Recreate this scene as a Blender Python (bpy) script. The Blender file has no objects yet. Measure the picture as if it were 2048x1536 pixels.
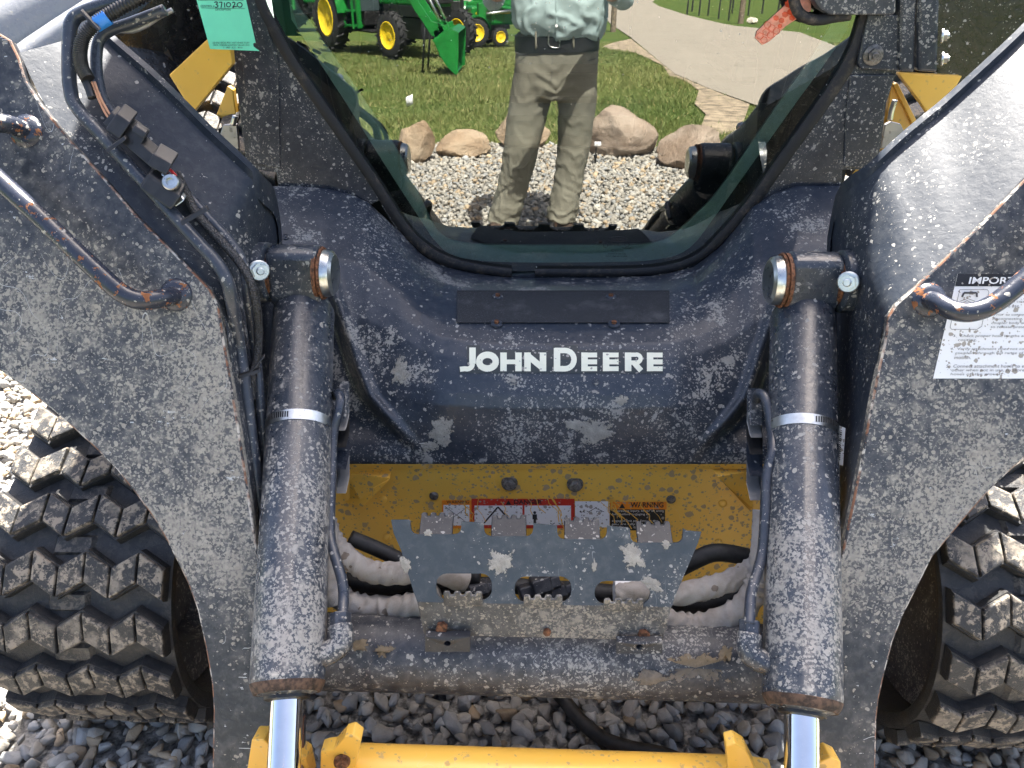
import bpy, bmesh, math, random
import numpy as np
from mathutils import Vector, Matrix
from mathutils.geometry import tessellate_polygon
from mathutils import noise as mn
rng = np.random.default_rng(7); random.seed(7)
R = math.radians
scene = bpy.context.scene

# ---------------------------------------------------------------- camera
CAM_H, PITCH, YAW, FPX = 1.30, R(30), R(2), 1540.0     # photograph 2048 x 1536
CAM = Vector((0, 0, CAM_H))
FWD = Vector((-math.sin(YAW)*math.cos(PITCH), math.cos(YAW)*math.cos(PITCH), -math.sin(PITCH)))
RGT = Vector((math.cos(YAW), math.sin(YAW), 0))
UPV = RGT.cross(FWD)
cd = bpy.data.cameras.new('camera'); cam = bpy.data.objects.new('camera', cd)
scene.collection.objects.link(cam)
cd.sensor_width = 36; cd.lens = FPX/2048*36; cd.clip_start = .02; cd.clip_end = 2000
cam.matrix_world = Matrix(((RGT.x, UPV.x, -FWD.x, CAM.x), (RGT.y, UPV.y, -FWD.y, CAM.y), (RGT.z, UPV.z, -FWD.z, CAM.z), (0, 0, 0, 1)))
scene.camera = cam
# ---------------------------------------------------------------- light
SUN = Vector((.13, .50, .90)).normalized()              # towards the sun: high, behind the machine, a little to its right
w = bpy.data.worlds.new('World'); scene.world = w; w.use_nodes = True
nt = w.node_tree; bg = nt.nodes['Background']; sky = nt.nodes.new('ShaderNodeTexSky')
sky.sky_type = 'NISHITA'; sky.sun_disc = False
sky.sun_elevation = math.asin(SUN.z); sky.sun_rotation = math.atan2(SUN.x, SUN.y)
sky.air_density = .7; sky.dust_density = 4.5; sky.ozone_density = .5
nt.links.new(sky.outputs[0], bg.inputs[0]); bg.inputs[1].default_value = .085
sd = bpy.data.lights.new('sun', 'SUN'); sd.energy = 5.0; sd.angle = R(.53); sd.color = (1, .95, .87)
so = bpy.data.objects.new('sun', sd); scene.collection.objects.link(so)
so.rotation_euler = (-SUN).to_track_quat('-Z', 'Y').to_euler(); so.location = SUN*20
vs = scene.view_settings; vs.view_transform = 'Standard'; vs.look = 'None'; vs.gamma = 1; vs.use_curve_mapping = False
vs.exposure = 2.65
scene.render.resolution_x, scene.render.resolution_y = 1024, 768
scene.cycles.max_bounces = 6; scene.cycles.transparent_max_bounces = 12
scene.cycles.caustics_reflective = False; scene.cycles.caustics_refractive = False
scene.cycles.use_denoising = True; scene.cycles.adaptive_threshold = .02

# ---------------------------------------------------------------- pixel -> point
def ray(u, v): return FWD + RGT*((u-1024)/FPX) - UPV*((v-768)/FPX)
def pY(u, v, Y):
    d = ray(u, v); return CAM + d*((Y-CAM.y)/d.y)
def pz(u, v, z):
    d = ray(u, v); return CAM + d*((z-CAM.z)/d.z)
class Plane:
    def __init__(s, p, n): s.p = Vector(p); s.n = Vector(n).normalized()
    def hit(s, u, v):
        d = ray(u, v); return CAM + d*((s.p-CAM).dot(s.n)/d.dot(s.n))
def mpx(P):                                             # metres per photo pixel at a point
    return (P-CAM).dot(FWD)/FPX
GT = R(.67)                                             # the door glass leans back a little
GLASS = Plane((0, 1.62, .65), (0, -math.cos(GT), math.sin(GT)))
def mirror_ray(u, v):
    d = ray(u, v); h = GLASS.hit(u, v); n = GLASS.n
    return h, d - n*(2*d.dot(n))
def ground_z(x, y):                                     # the lawn falls away gently in front of the gravel, then runs level
    return -.03*min(max(-2.8-y, 0), 30)
def mG(u, v):                                           # a mirrored pixel's place on the ground in front of the machine
    h, d = mirror_ray(u, v); z = 0
    for _ in range(30):
        t = (z-h.z)/d.z; P = h+d*t; z = ground_z(P.x, P.y)
    return Vector((P.x, P.y, z))
def mY(u, v, Y):
    h, d = mirror_ray(u, v); return h + d*((Y-h.y)/d.y)
def mmpx(P):                                            # metres per pixel for a mirrored point
    Q = P - GLASS.n*(2*(P-GLASS.p).dot(GLASS.n)); return (Q-CAM).dot(FWD)/FPX

# ---------------------------------------------------------------- objects
COL = scene.collection
def link(name, me, mat, parent=None, smooth=False, bevel=0, auto=None, label=None, edge=None):
    o = bpy.data.objects.new(name, me); COL.objects.link(o)
    if mat is not None:
        for m in (mat if isinstance(mat, (list, tuple)) else [mat]): me.materials.append(m)
    if smooth or auto:
        me.polygons.foreach_set('use_smooth', [True]*len(me.polygons))
        if auto: me.set_sharp_from_angle(angle=R(auto))
    if bevel:
        b = o.modifiers.new('bevel', 'BEVEL'); b.width = bevel; b.segments = 2; b.limit_method = 'ANGLE'; b.angle_limit = R(35)
        if edge is not None: me.materials.append(edge); b.material = len(me.materials)-1
    if parent is not None: adopt(o, parent)
    if label: o['label'] = label
    return o
def wloc(o):
    l = Vector(o.location)
    return l + wloc(o.parent) if (o.parent and o.parent.type == 'EMPTY') else l
def adopt(o, parent):
    o.parent = parent
    if parent.type == 'EMPTY': o.matrix_parent_inverse = parent.matrix_basis.inverted()
def thing(name, label, cat, loc=(0, 0, 0), group=None):
    o = bpy.data.objects.new(name, None); COL.objects.link(o); o.location = loc; o.empty_display_size = .1
    return tag(o, label, cat, group)
def tag(o, label, cat, group=None):
    o['label'] = label; o['category'] = cat
    if group: o['group'] = group
    return o
def mesh(name, verts, faces):
    me = bpy.data.meshes.new(name); me.from_pydata([tuple(v) for v in verts], [], faces); me.update(); return me
class MB:                                               # mesh builder
    def __init__(s): s.v = []; s.f = []
    def add(s, verts, faces):
        k = len(s.v); s.v += [Vector(v) for v in verts]; s.f += [[i+k for i in f] for f in faces]; return s
    def build(s, name, mat, parent=None, **kw):
        me = mesh(name, s.v, s.f)
        bm = bmesh.new(); bm.from_mesh(me); bmesh.ops.recalc_face_normals(bm, faces=bm.faces); bm.to_mesh(me); bm.free()
        return link(name, me, mat, parent, **kw)
    def box(s, c, ax, ay, az):                          # centre and three half axes
        c, ax, ay, az = Vector(c), Vector(ax), Vector(ay), Vector(az)
        vs = [c+ax*i+ay*j+az*k for i in (-1, 1) for j in (-1, 1) for k in (-1, 1)]
        return s.add(vs, [[0, 1, 3, 2], [4, 6, 7, 5], [0, 4, 5, 1], [2, 3, 7, 6], [0, 2, 6, 4], [1, 5, 7, 3]])
    def abox(s, x0, x1, y0, y1, z0, z1):
        return s.box(((x0+x1)/2, (y0+y1)/2, (z0+z1)/2), ((x1-x0)/2, 0, 0), (0, (y1-y0)/2, 0), (0, 0, (z1-z0)/2))
    def tube(s, pts, r, seg=12, sub=6, cap=True, flat=None):
        P = smooth_path(pts, sub) if sub > 1 else [Vector(p) for p in pts]
        n = len(P); rs = r if callable(r) else (lambda t: r)
        T = [(P[min(i+1, n-1)]-P[max(i-1, 0)]).normalized() for i in range(n)]
        N = T[0].orthogonal().normalized(); rings = []
        for i in range(n):
            N = (N - T[i]*N.dot(T[i])).normalized(); B = T[i].cross(N); rr = rs(i/(n-1))
            rings.append([P[i] + (N*math.cos(a)+B*math.sin(a))*(rr(a) if callable(rr) else rr) for a in [2*math.pi*k/seg for k in range(seg)]])
        vs = [p for q in rings for p in q]; fs = []
        for i in range(n-1):
            for k in range(seg):
                a, b = i*seg+k, i*seg+(k+1) % seg
                fs.append([a, b, b+seg, a+seg])
        if cap: fs += [list(range(seg))[::-1], [(n-1)*seg+k for k in range(seg)]]
        return s.add(vs, fs)
    def lathe(s, p0, axis, prof, seg=24):               # prof: (distance along the axis, radius)
        p0, A = Vector(p0), Vector(axis).normalized(); N = A.orthogonal().normalized(); B = A.cross(N)
        vs = [p0 + A*t + (N*math.cos(a)+B*math.sin(a))*max(r, 1e-5) for t, r in prof for a in [2*math.pi*k/seg for k in range(seg)]]
        fs = []
        for i in range(len(prof)-1):
            for k in range(seg):
                a, b = i*seg+k, i*seg+(k+1) % seg
                fs.append([a, b, b+seg, a+seg])
        fs += [list(range(seg))[::-1], [(len(prof)-1)*seg+k for k in range(seg)]]
        return s.add(vs, fs)
    def prism(s, front, off):                           # an outline and its copy moved by off
        n = len(front); off = Vector(off); vs = [Vector(p) for p in front]
        vs += [p+off for p in vs]
        return s.add(vs, [list(range(n)), [n+i for i in range(n)][::-1]] + [[i, i+n, (i+1) % n+n, (i+1) % n] for i in range(n)])
    def holed(s, outline, holes, off):                  # outline with holes, extruded by off
        loops = [[Vector(p) for p in outline]] + [[Vector(p) for p in h] for h in holes]
        tri = tessellate_polygon(loops); flat = [p for l in loops for p in l]; n = len(flat); off = Vector(off)
        fs = [list(t) for t in tri] + [[i+n for i in t][::-1] for t in tri]; k = 0
        for l in loops:
            m = len(l); fs += [[k+i, k+i+n, k+(i+1) % m+n, k+(i+1) % m] for i in range(m)]; k += m
        return s.add(flat+[p+off for p in flat], fs)
    def grid(s, rows, back=None):                       # rows of points; back = offset that makes it a shell
        nr, nc = len(rows), len(rows[0]); vs = [p for r in rows for p in r]; fs = []
        for i in range(nr-1):
            for j in range(nc-1):
                a = i*nc+j; fs.append([a, a+1, a+nc+1, a+nc])
        if back is not None:
            n = len(vs); off = Vector(back); vs = vs+[Vector(p)+off for p in vs]; fs += [[i+n for i in f][::-1] for f in fs]
            rim = [j for j in range(nc)] + [i*nc+nc-1 for i in range(1, nr)] + [(nr-1)*nc+j for j in range(nc-2, -1, -1)] + [i*nc for i in range(nr-2, 0, -1)]
            for a, b in zip(rim, rim[1:]+rim[:1]): fs.append([a, a+n, b+n, b])
        return s.add(vs, fs)
    def loft(s, rings):                                 # closed rings of equal count, capped
        m = len(rings[0]); vs = [p for r in rings for p in r]; fs = []
        for i in range(len(rings)-1):
            for k in range(m):
                a, b = i*m+k, i*m+(k+1) % m; fs.append([a, b, b+m, a+m])
        fs += [list(range(m))[::-1], [(len(rings)-1)*m+k for k in range(m)]]
        return s.add(vs, fs)
def smooth_path(pts, sub):
    P = [Vector(p) for p in pts]; out = []
    if len(P) < 3: return [P[0].lerp(P[1], i/sub) for i in range(sub+1)]
    for i in range(len(P)-1):
        a, b, c, d = P[max(i-1, 0)], P[i], P[i+1], P[min(i+2, len(P)-1)]
        for k in range(sub):
            t = k/sub
            out.append(.5*((2*b) + (c-a)*t + (2*a-5*b+4*c-d)*t*t + (3*b-a-3*c+d)*t**3))
    out.append(P[-1]); return out
def oval(c, rx, ry, X=Vector((1, 0, 0)), Y=Vector((0, 1, 0)), n=20, p=2.0):
    out = []
    for k in range(n):
        a = 2*math.pi*k/n; ca, sa = math.cos(a), math.sin(a)
        out.append(Vector(c)+X*(rx*math.copysign(abs(ca)**(2/p), ca))+Y*(ry*math.copysign(abs(sa)**(2/p), sa)))
    return out
def rrect(u0, v0, u1, v1, r, n=4):
    out = []
    for cx, cy, a0 in ((u1-r, v0+r, -90), (u1-r, v1-r, 0), (u0+r, v1-r, 90), (u0+r, v0+r, 180)):
        for k in range(n+1):
            a = R(a0+90*k/n); out.append((cx+r*math.cos(a), cy+r*math.sin(a)))
    return out
def bolt(name, P, n, r, mat, parent, washer=1.45, stud=True, rot=0):
    n = Vector(n).normalized(); b = MB(); P = Vector(P)
    if washer: b.lathe(P, n, [(-.001, r*washer), (r*.18, r*washer), (r*.28, r*washer*.9)], 20)
    A = n.orthogonal().normalized(); B = n.cross(A)
    hexa = [P + (A*math.cos(a+rot)+B*math.sin(a+rot))*r for a in [k*math.pi/3 for k in range(6)]]
    b.prism(hexa, n*r*.95)
    if stud: b.lathe(P+n*r*.9, n, [(0, r*.52), (r*.35, r*.5), (r*.42, r*.4)], 14)
    return b.build(name, mat, parent, auto=35)
TXT = {}
def text_tris(body, bold=0.0, shear=0.0, align='CENTER', space=1.0):
    key = (body, bold, shear, align)
    if key in TXT: return TXT[key]
    c = bpy.data.curves.new('lettering', 'FONT'); c.body = body; c.offset = bold; c.shear = shear; c.align_x = align; c.space_character = space
    c.fill_mode = 'FRONT'; c.resolution_u = 3
    o = bpy.data.objects.new('lettering', c); COL.objects.link(o)
    dg = bpy.context.evaluated_depsgraph_get(); me = bpy.data.meshes.new_from_object(o.evaluated_get(dg))
    vs = [(v.co.x, v.co.y) for v in me.vertices]; fs = [list(p.vertices) for p in me.polygons]
    bpy.data.objects.remove(o); bpy.data.curves.remove(c); bpy.data.meshes.remove(me)
    TXT[key] = (vs, fs); return TXT[key]
def text_on(b, body, quad, surf, lift, **kw):
    """lettering fitted to a photo quad (u,v: top-left, top-right, bottom-right, bottom-left) on a surface"""
    vs, fs = text_tris(body, **kw)
    xs = [p[0] for p in vs]; ys = [p[1] for p in vs]; x0, x1, y0, y1 = min(xs), max(xs), min(ys), max(ys)
    out = []
    for x, y in vs:
        s, t = (x-x0)/(x1-x0), (y1-y)/(y1-y0)
        u = (quad[0][0]*(1-s)+quad[1][0]*s)*(1-t) + (quad[3][0]*(1-s)+quad[2][0]*s)*t
        v = (quad[0][1]*(1-s)+quad[1][1]*s)*(1-t) + (quad[3][1]*(1-s)+quad[2][1]*s)*t
        P = surf(u, v); out.append(P + (CAM-P).normalized()*lift)
    return b.add(out, fs)
def box_quad(u0, v0, u1, v1): return [(u0, v0), (u1, v0), (u1, v1), (u0, v1)]
def sheet_on(b, px, surf, lift, thick=.0004):           # a thin label lying on a surface
    P = [surf(u, v) for u, v in px]; n = (P[1]-P[0]).cross(P[2]-P[1]).normalized()
    if n.dot(CAM-P[0]) < 0: n = -n
    return b.prism([p+n*lift for p in P], -n*thick)
def line_on(b, px, surf, lift, wpx, closed=False):      # a drawn line of given width
    px = list(px)+([px[0]] if closed else [])
    for (u0, v0), (u1, v1) in zip(px, px[1:]):
        d = math.hypot(u1-u0, v1-v0) or 1; nx, ny = -(v1-v0)/d*wpx/2, (u1-u0)/d*wpx/2
        q = [(u0+nx, v0+ny), (u1+nx, v1+ny), (u1-nx, v1-ny), (u0-nx, v0-ny)]
        b.add([surf(*p)+(CAM-surf(*p)).normalized()*lift for p in q], [[0, 1, 2, 3]])
# ---------------------------------------------------------------- materials
class NT:
    def __init__(s, name):
        s.m = bpy.data.materials.new(name); s.m.use_nodes = True; s.t = s.m.node_tree
        s.b = s.t.nodes['Principled BSDF']; s.out = s.t.nodes['Material Output']
    def n(s, typ, **kw):
        nd = s.t.nodes.new('ShaderNode'+typ)
        for k, v in kw.items(): setattr(nd, k, v)
        return nd
    def set(s, sock, v):
        if hasattr(v, 'is_output'): s.t.links.new(v, sock)
        elif isinstance(v, (tuple, list)) and len(v) == 3 and sock.type == 'RGBA': sock.default_value = (*v, 1)
        else: sock.default_value = v
    def p(s, **kw):
        for k, v in kw.items(): s.set(s.b.inputs[k.replace('_', ' ')], v)
        return s
    def math(s, op, a, b=0.0, c=0.0, clamp=False):
        nd = s.n('Math', operation=op, use_clamp=clamp)
        for i, x in enumerate((a, b, c)): s.set(nd.inputs[i], x)
        return nd.outputs[0]
    def mix(s, f, a, b):
        nd = s.n('Mix', data_type='RGBA'); s.set(nd.inputs[0], f); s.set(nd.inputs[6], a); s.set(nd.inputs[7], b); return nd.outputs[2]
    def mixf(s, f, a, b):
        nd = s.n('Mix', data_type='FLOAT'); s.set(nd.inputs[0], f); s.set(nd.inputs[2], a); s.set(nd.inputs[3], b); return nd.outputs[0]
    def ramp(s, x, a, b, smooth=True):                  # 0 below a, 1 above b
        nd = s.n('MapRange', interpolation_type='SMOOTHSTEP' if smooth else 'LINEAR'); s.set(nd.inputs[0], x)
        s.set(nd.inputs[1], a); s.set(nd.inputs[2], b); return nd.outputs[0]
    def pos(s, scale=(1, 1, 1)):
        g = s.n('NewGeometry'); 
        if scale == (1, 1, 1): return g.outputs['Position']
        v = s.n('VectorMath', operation='MULTIPLY'); s.set(v.inputs[0], g.outputs['Position']); v.inputs[1].default_value = scale; return v.outputs[0]
    def noise(s, vec, scale, detail=4, rough=.55, out=0):
        nd = s.n('TexNoise'); s.set(nd.inputs['Vector'], vec); nd.inputs['Scale'].default_value = scale
        nd.inputs['Detail'].default_value = detail; nd.inputs['Roughness'].default_value = rough; return nd.outputs[out]
    def warp(s, vec, scale, amt):
        n = s.noise(vec, scale, 2, .5, 1); a = s.n('VectorMath', operation='MULTIPLY_ADD')
        s.set(a.inputs[0], n); a.inputs[1].default_value = (amt,)*3; s.set(a.inputs[2], vec); return a.outputs[0]
    def spots(s, vec, scale, size, dens):               # round splashes of many sizes, kept where dens allows
        v = s.n('TexVoronoi'); s.set(v.inputs['Vector'], vec); v.inputs['Scale'].default_value = scale
        sep = s.n('SeparateColor'); s.t.links.new(v.outputs['Color'], sep.inputs[0])
        rad = s.math('MULTIPLY', s.math('POWER', sep.outputs[0], 2.2), size)
        inside = s.ramp(s.math('SUBTRACT', rad, v.outputs['Distance']), -.02, .03)
        keep = s.math('LESS_THAN', sep.outputs[1], dens)
        return s.math('MULTIPLY', inside, keep)
    def mx(s, *a):
        r = a[0]
        for x in a[1:]: r = s.math('MAXIMUM', r, x)
        return r
    def bump(s, h, dist, strength=1.0, normal=None):
        nd = s.n('Bump'); s.set(nd.inputs['Height'], h); nd.inputs['Distance'].default_value = dist; nd.inputs['Strength'].default_value = strength
        if normal is not None: s.t.links.new(normal, nd.inputs['Normal'])
        return nd.outputs[0]
    def edge(s, radius=.004, samples=4):                # 1 along worn edges
        b = s.n('Bevel', samples=samples); b.inputs[0].default_value = radius
        g = s.n('NewGeometry'); d = s.n('VectorMath', operation='DOT_PRODUCT')
        s.t.links.new(b.outputs[0], d.inputs[0]); s.t.links.new(g.outputs['Normal'], d.inputs[1])
        return s.ramp(d.outputs['Value'], .985, .88)
def simple(name, col, rough=.5, metal=0, var=.12, scale=40, bump=0, **kw):
    m = NT(name); P = m.pos(); n = m.noise(P, scale, 5)
    c2 = tuple(max(c*(1-var*2.2), 0) for c in col); c3 = tuple(min(c*(1+var), 1) for c in col)
    m.p(Base_Color=m.mix(m.ramp(n, .3, .7), c2, c3), Roughness=m.mixf(n, max(rough-.12, 0), min(rough+.12, 1)), Metallic=metal, **kw)
    if bump: m.p(Normal=m.bump(n, bump))
    return m.m
MUD = (.43, .42, .395); MUD2 = (.29, .265, .225)
def muddy(name, base, rough=.33, dens=.35, zlo=None, zhi=None, crust=.0, film=.12, rust=.15, scratch=.0, big=1.0, speck=1.0, metal=0, sheen=.5, zdens=.45, mud=MUD, patch=0.0, rscale=24, soft=.0, zcut=None, bump=.0014):
    """painted steel with dried mud splashes, a dust film, scratches and rusty chips"""
    m = NT(name); P = m.pos(); Pw = m.warp(P, 75, .012)
    low = m.noise(P, 5.5, 4, .6)
    d = m.math('ADD', m.math('MULTIPLY', m.math('SUBTRACT', low, .5), 1.9), dens)
    if zlo is not None:                                 # thrown up from below: thicker low down
        z = m.n('SeparateXYZ'); m.set(z.inputs[0], P)
        d = m.math('ADD', d, m.math('MULTIPLY', m.ramp(z.outputs[2], zhi, zlo, False), zdens))
    if zcut is not None: d = m.math('SUBTRACT', d, m.math('MULTIPLY', m.ramp(z.outputs[2], zcut, zcut-.13, False), .95))   # rubbed clean near the bottom
    if patch: d = m.math('ADD', d, m.math('MULTIPLY', m.ramp(m.noise(P, 9.5, 3, .6), .52, .72), patch))
    d = m.math('MINIMUM', m.math('MAXIMUM', d, .03), 1.25)
    n1 = m.noise(Pw, 62, 6, .62); n2 = m.noise(P, 235, 4, .62)
    t1 = m.math('SUBTRACT', .735 - crust - .02*big, m.math('MULTIPLY', d, .17))
    t2 = m.math('SUBTRACT', .725 - .02*speck, m.math('MULTIPLY', d, .19))
    a1 = m.ramp(n1, m.math('SUBTRACT', t1, soft*.5), m.math('ADD', t1, .022+soft)); a2 = m.ramp(n2, t2, m.math('ADD', t2, .02))
    s3 = m.spots(Pw, 165, .66*speck, m.math('MULTIPLY', d, .8))
    mask = m.mx(m.math('MULTIPLY', a1, 1.0-soft*2.2), m.math('MULTIPLY', a2, 1.0-soft*1.6), s3)
    tone = m.noise(P, 30, 5, .7)
    mudc = m.mix(tone, tuple(c*1.12 for c in mud), MUD2)
    dust = m.math('MULTIPLY', m.ramp(m.math('ADD', n1, m.math('MULTIPLY', d, .25)), .4, .95), film*2)
    col = m.mix(dust, base, (.30, .29, .275))
    rgh = m.math('ADD', m.mixf(low, rough-.10, rough+.10), m.math('MULTIPLY', dust, .5))
    if scratch:
        a = m.noise(m.warp(m.pos((1, 1, .35)), 5, .12), 22, 0, .4)
        l1 = m.math('LESS_THAN', m.math('ABSOLUTE', m.math('SUBTRACT', a, .5)), .0022)
        l1 = m.math('MULTIPLY', l1, m.math('GREATER_THAN', low, .56))
        hs = m.noise(m.pos((30, 30, 380)), 1.0, 2, .6)
        l2 = m.math('MULTIPLY', m.math('GREATER_THAN', hs, .58), m.math('GREATER_THAN', tone, .70 - .06*scratch))
        col = m.mix(m.math('MULTIPLY', m.mx(l1, l2), min(scratch, 1.0)), col, (.46, .47, .47))
    mk = mask
    col = m.mix(m.math('MULTIPLY', mask, m.mixf(n2, .65, 1.0)), col, mudc)
    if rust:
        rm = m.math('GREATER_THAN', m.noise(m.warp(P, 30, .02), rscale, 5, .65), .80 - .13*rust)
        col = m.mix(rm, col, m.mix(n2, (.10, .035, .015), (.34, .15, .07))); mk = m.mx(mk, rm)
    m.p(Base_Color=col, Roughness=m.mixf(mk, rgh, .92), Metallic=metal, Specular_IOR_Level=m.mixf(mk, sheen, .2),
        Normal=m.bump(n1, bump, .6))
    return m.m
def worn_edge():
    m = NT('worn_plate_edge'); P = m.pos(); n = m.noise(P, 75, 5, .7); k = m.noise(P, 25, 3)
    c = m.mix(m.ramp(n, .42, .52), (.030, .033, .04), m.mix(m.ramp(k, .45, .6), (.19, .085, .045), (.46, .43, .38)))
    m.p(Base_Color=c, Roughness=.7, Normal=m.bump(n, .0006)); return m.m
NAVY = (.028, .036, .050); YEL = (.88, .54, .10)
M = {}
M['arm'] = muddy('arm_paint', (.022, .024, .029), .34, .20, zlo=.52, zhi=1.12, zdens=.95, zcut=.50, film=.16, scratch=1.0, rust=.12, soft=.13, mud=(.41, .385, .33), patch=.35)
M['web'] = muddy('web_paint', (.022, .029, .042), .50, .16, sheen=.22, zlo=.3, zhi=.9, zdens=.55, film=.08, rust=0, scratch=.2)
M['cyl'] = muddy('cylinder_paint', NAVY, .26, .24, zlo=.46, zhi=.78, zdens=.80, zcut=.50, film=.06, rust=.45, soft=.09, scratch=.2, patch=.3)
M['cowl'] = muddy('cowl_plastic', (.024, .032, .047), .33, .40, zlo=.42, zhi=.60, zdens=.22, film=.06, rust=0, patch=.95, soft=.03)
M['cab'] = muddy('cab_paint', (.021, .026, .037), .33, .42, film=.06, rust=0, patch=.5, soft=.03)
M['step'] = muddy('step_paint', (.050, .062, .072), .48, .10, sheen=.3, patch=.7, film=.10, rust=.35, scratch=.3, zlo=.40, zhi=.46, zdens=.35, soft=.06)
M['stepm'] = muddy('step_mud', (.036, .037, .038), .5, .62, film=.15, rust=.35, crust=.01, mud=(.34, .305, .25), patch=.4, soft=.10)
M['lip'] = muddy('tread_lip_paint', (.016, .018, .023), .5, .26, film=.05, rust=.1, patch=.3, soft=.05)
M['tube'] = muddy('cross_tube_paint', (.026, .029, .038), .42, .50, film=.15, rust=.3, scratch=.5, patch=.3, soft=.05)
M['dark'] = muddy('dark_steel', (.018, .020, .026), .4, .22, film=.08, rust=.1)
M['line'] = muddy('steel_line', (.030, .037, .052), .28, .22, film=.06, rust=.45)
M['handle'] = muddy('handle_paint', (.022, .027, .042), .25, .18, film=.03, rust=1.55, rscale=60)
def clod_mat(name, c):
    m = NT(name); P = m.pos(); n = m.noise(P, 60, 6, .7); f = m.noise(P, 260, 4, .7)
    core = m.n('Attribute', attribute_name='core').outputs['Fac']; al = m.math('ADD', m.noise(m.warp(P, 60, .012), 75, 7, .75), m.math('MULTIPLY', core, .38))
    m.p(Alpha=m.ramp(al, .60, .66), Base_Color=m.mix(m.ramp(n, .35, .7), tuple(x*.72 for x in c), c), Roughness=.95, Specular_IOR_Level=.15, Normal=m.bump(m.math('ADD', n, m.math('MULTIPLY', f, .4)), .004)); return m.m
M['clod'] = clod_mat('dried_mud_crust', (.40, .375, .325)); M['clodb'] = clod_mat('brown_mud_crust', (.25, .21, .165))
def yellow(name, rough=.35, dens=.45, grey=.7, crk=.3):
    m = NT(name); P = m.pos(); n = m.noise(P, 6, 3); f = m.noise(m.warp(P, 30, .02), 45, 7, .7)
    col = m.mix(n, YEL, (.80, .44, .06))
    d = m.math('ADD', m.math('MULTIPLY', m.math('SUBTRACT', m.noise(P, 9, 3), .5), 1.3), dens)
    sp = m.mx(m.spots(m.warp(P, 90, .006), 70, .6, d), m.spots(m.warp(P, 260, .004), 180, .7, d), m.ramp(f, .60, .66))
    col = m.mix(m.math('MULTIPLY', sp, grey), col, (.24, .22, .19))
    z = m.noise(P, 2.5, 2); col = m.mix(m.math('MULTIPLY', m.ramp(z, .55, .85), .25), col, (.30, .23, .13))
    sc = m.noise(m.warp(m.pos((1, 1, .5)), 7, .1), 20, 1)
    l = m.math('MULTIPLY', m.math('LESS_THAN', m.math('ABSOLUTE', m.math('SUBTRACT', sc, .5)), .002), m.math('GREATER_THAN', m.noise(P, 8, 2), .55))
    col = m.mix(m.math('MULTIPLY', l, crk), col, (.66, .58, .40))
    rm = m.math('GREATER_THAN', m.noise(P, 60, 5, .65), .74); col = m.mix(rm, col, (.10, .045, .025))
    m.p(Base_Color=col, Roughness=m.mixf(sp, rough, .9), Normal=m.bump(f, .0006, .6)); return m.m
M['edge'] = worn_edge()
M['yel'] = yellow('yellow_paint'); M['yelq'] = yellow('yellow_coupler_paint', .3, .12, .5, .2)
M['chrome'] = simple('chrome_rod', (.80, .80, .80), .06, 1, .02)
M['zinc'] = simple('zinc_plate', (.62, .63, .60), .30, 1, .10, 60)
M['dzinc'] = muddy('dusty_zinc', (.34, .34, .34), .38, .25, metal=.6, film=.2, rust=.4)
M['rustb'] = simple('rusty_bolt', (.20, .085, .04), .8, .2, .35, 200, .0006)
M['bsteel'] = simple('dull_bolt_steel', (.22, .20, .18), .5, .7, .25, 150, .0004)
M['gland'] = simple('rusty_gland', (.085, .05, .033), .75, .1, .4, 120, .0008)
M['black'] = simple('black_plastic', (.016, .016, .017), .45, 0, .2, 80)
M['rubber'] = simple('black_rubber', (.020, .019, .019), .62, 0, .3, 60, .0004)
M['blue'] = simple('blue_tape', (.04, .25, .72), .45, 0, .08)
M['copper'] = simple('tan_wire', (.45, .22, .12), .5, 0, .1)
M['redw'] = simple('red_wire', (.65, .03, .03), .4, 0, .1)
def seal_mat():
    m = NT('door_seal_rubber'); P = m.pos(); n = m.noise(P, 60, 5, .7); l = m.noise(P, 6, 2)
    m.p(Base_Color=m.mix(m.math('MULTIPLY', m.ramp(n, .45, .75), m.ramp(l, .4, .65)), (.014, .014, .016), (.14, .105, .075)), Roughness=.7, Normal=m.bump(n, .0008)); return m.m
M['seal'] = seal_mat()
def braid_mat():
    m = NT('braided_sleeve'); v = m.n('TexVoronoi'); v.inputs['Scale'].default_value = 420; m.set(v.inputs['Vector'], m.pos())
    m.p(Base_Color=m.mix(m.ramp(v.outputs['Distance'], .2, .7), (.05, .05, .055), (.008, .008, .008)), Roughness=.5, Normal=m.bump(v.outputs['Distance'], .0015)); return m.m
M['braid'] = braid_mat()
def sleeve_mat():
    m = NT('woven_hose_sleeve'); P = m.pos(); n = m.noise(P, 18, 5, .65); wv = m.noise(m.pos((900, 900, 900)), 1, 1)
    sp = m.spots(m.warp(P, 90, .01), 70, .55, .22)
    c = m.mix(m.ramp(n, .38, .72), (.42, .39, .36), (.27, .24, .21)); c = m.mix(m.math('MULTIPLY', sp, .75), c, (.16, .12, .09))
    m.p(Base_Color=c, Roughness=.95, Specular_IOR_Level=.15, Normal=m.bump(wv, .0012)); return m.m
M['sleeve'] = sleeve_mat()
def pad_mat():
    m = NT('grit_pad'); P = m.pos(); n = m.noise(P, 700, 2, .8); l = m.noise(P, 14, 5, .6)
    c = m.mix(m.ramp(l, .5, .8), (.032, .034, .038), (.12, .12, .12)); c = m.mix(m.math('GREATER_THAN', n, .66), c, (.20, .21, .22))
    m.p(Base_Color=c, Roughness=.85, Normal=m.bump(n, .0018)); return m.m
M['pad'] = pad_mat()
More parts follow.
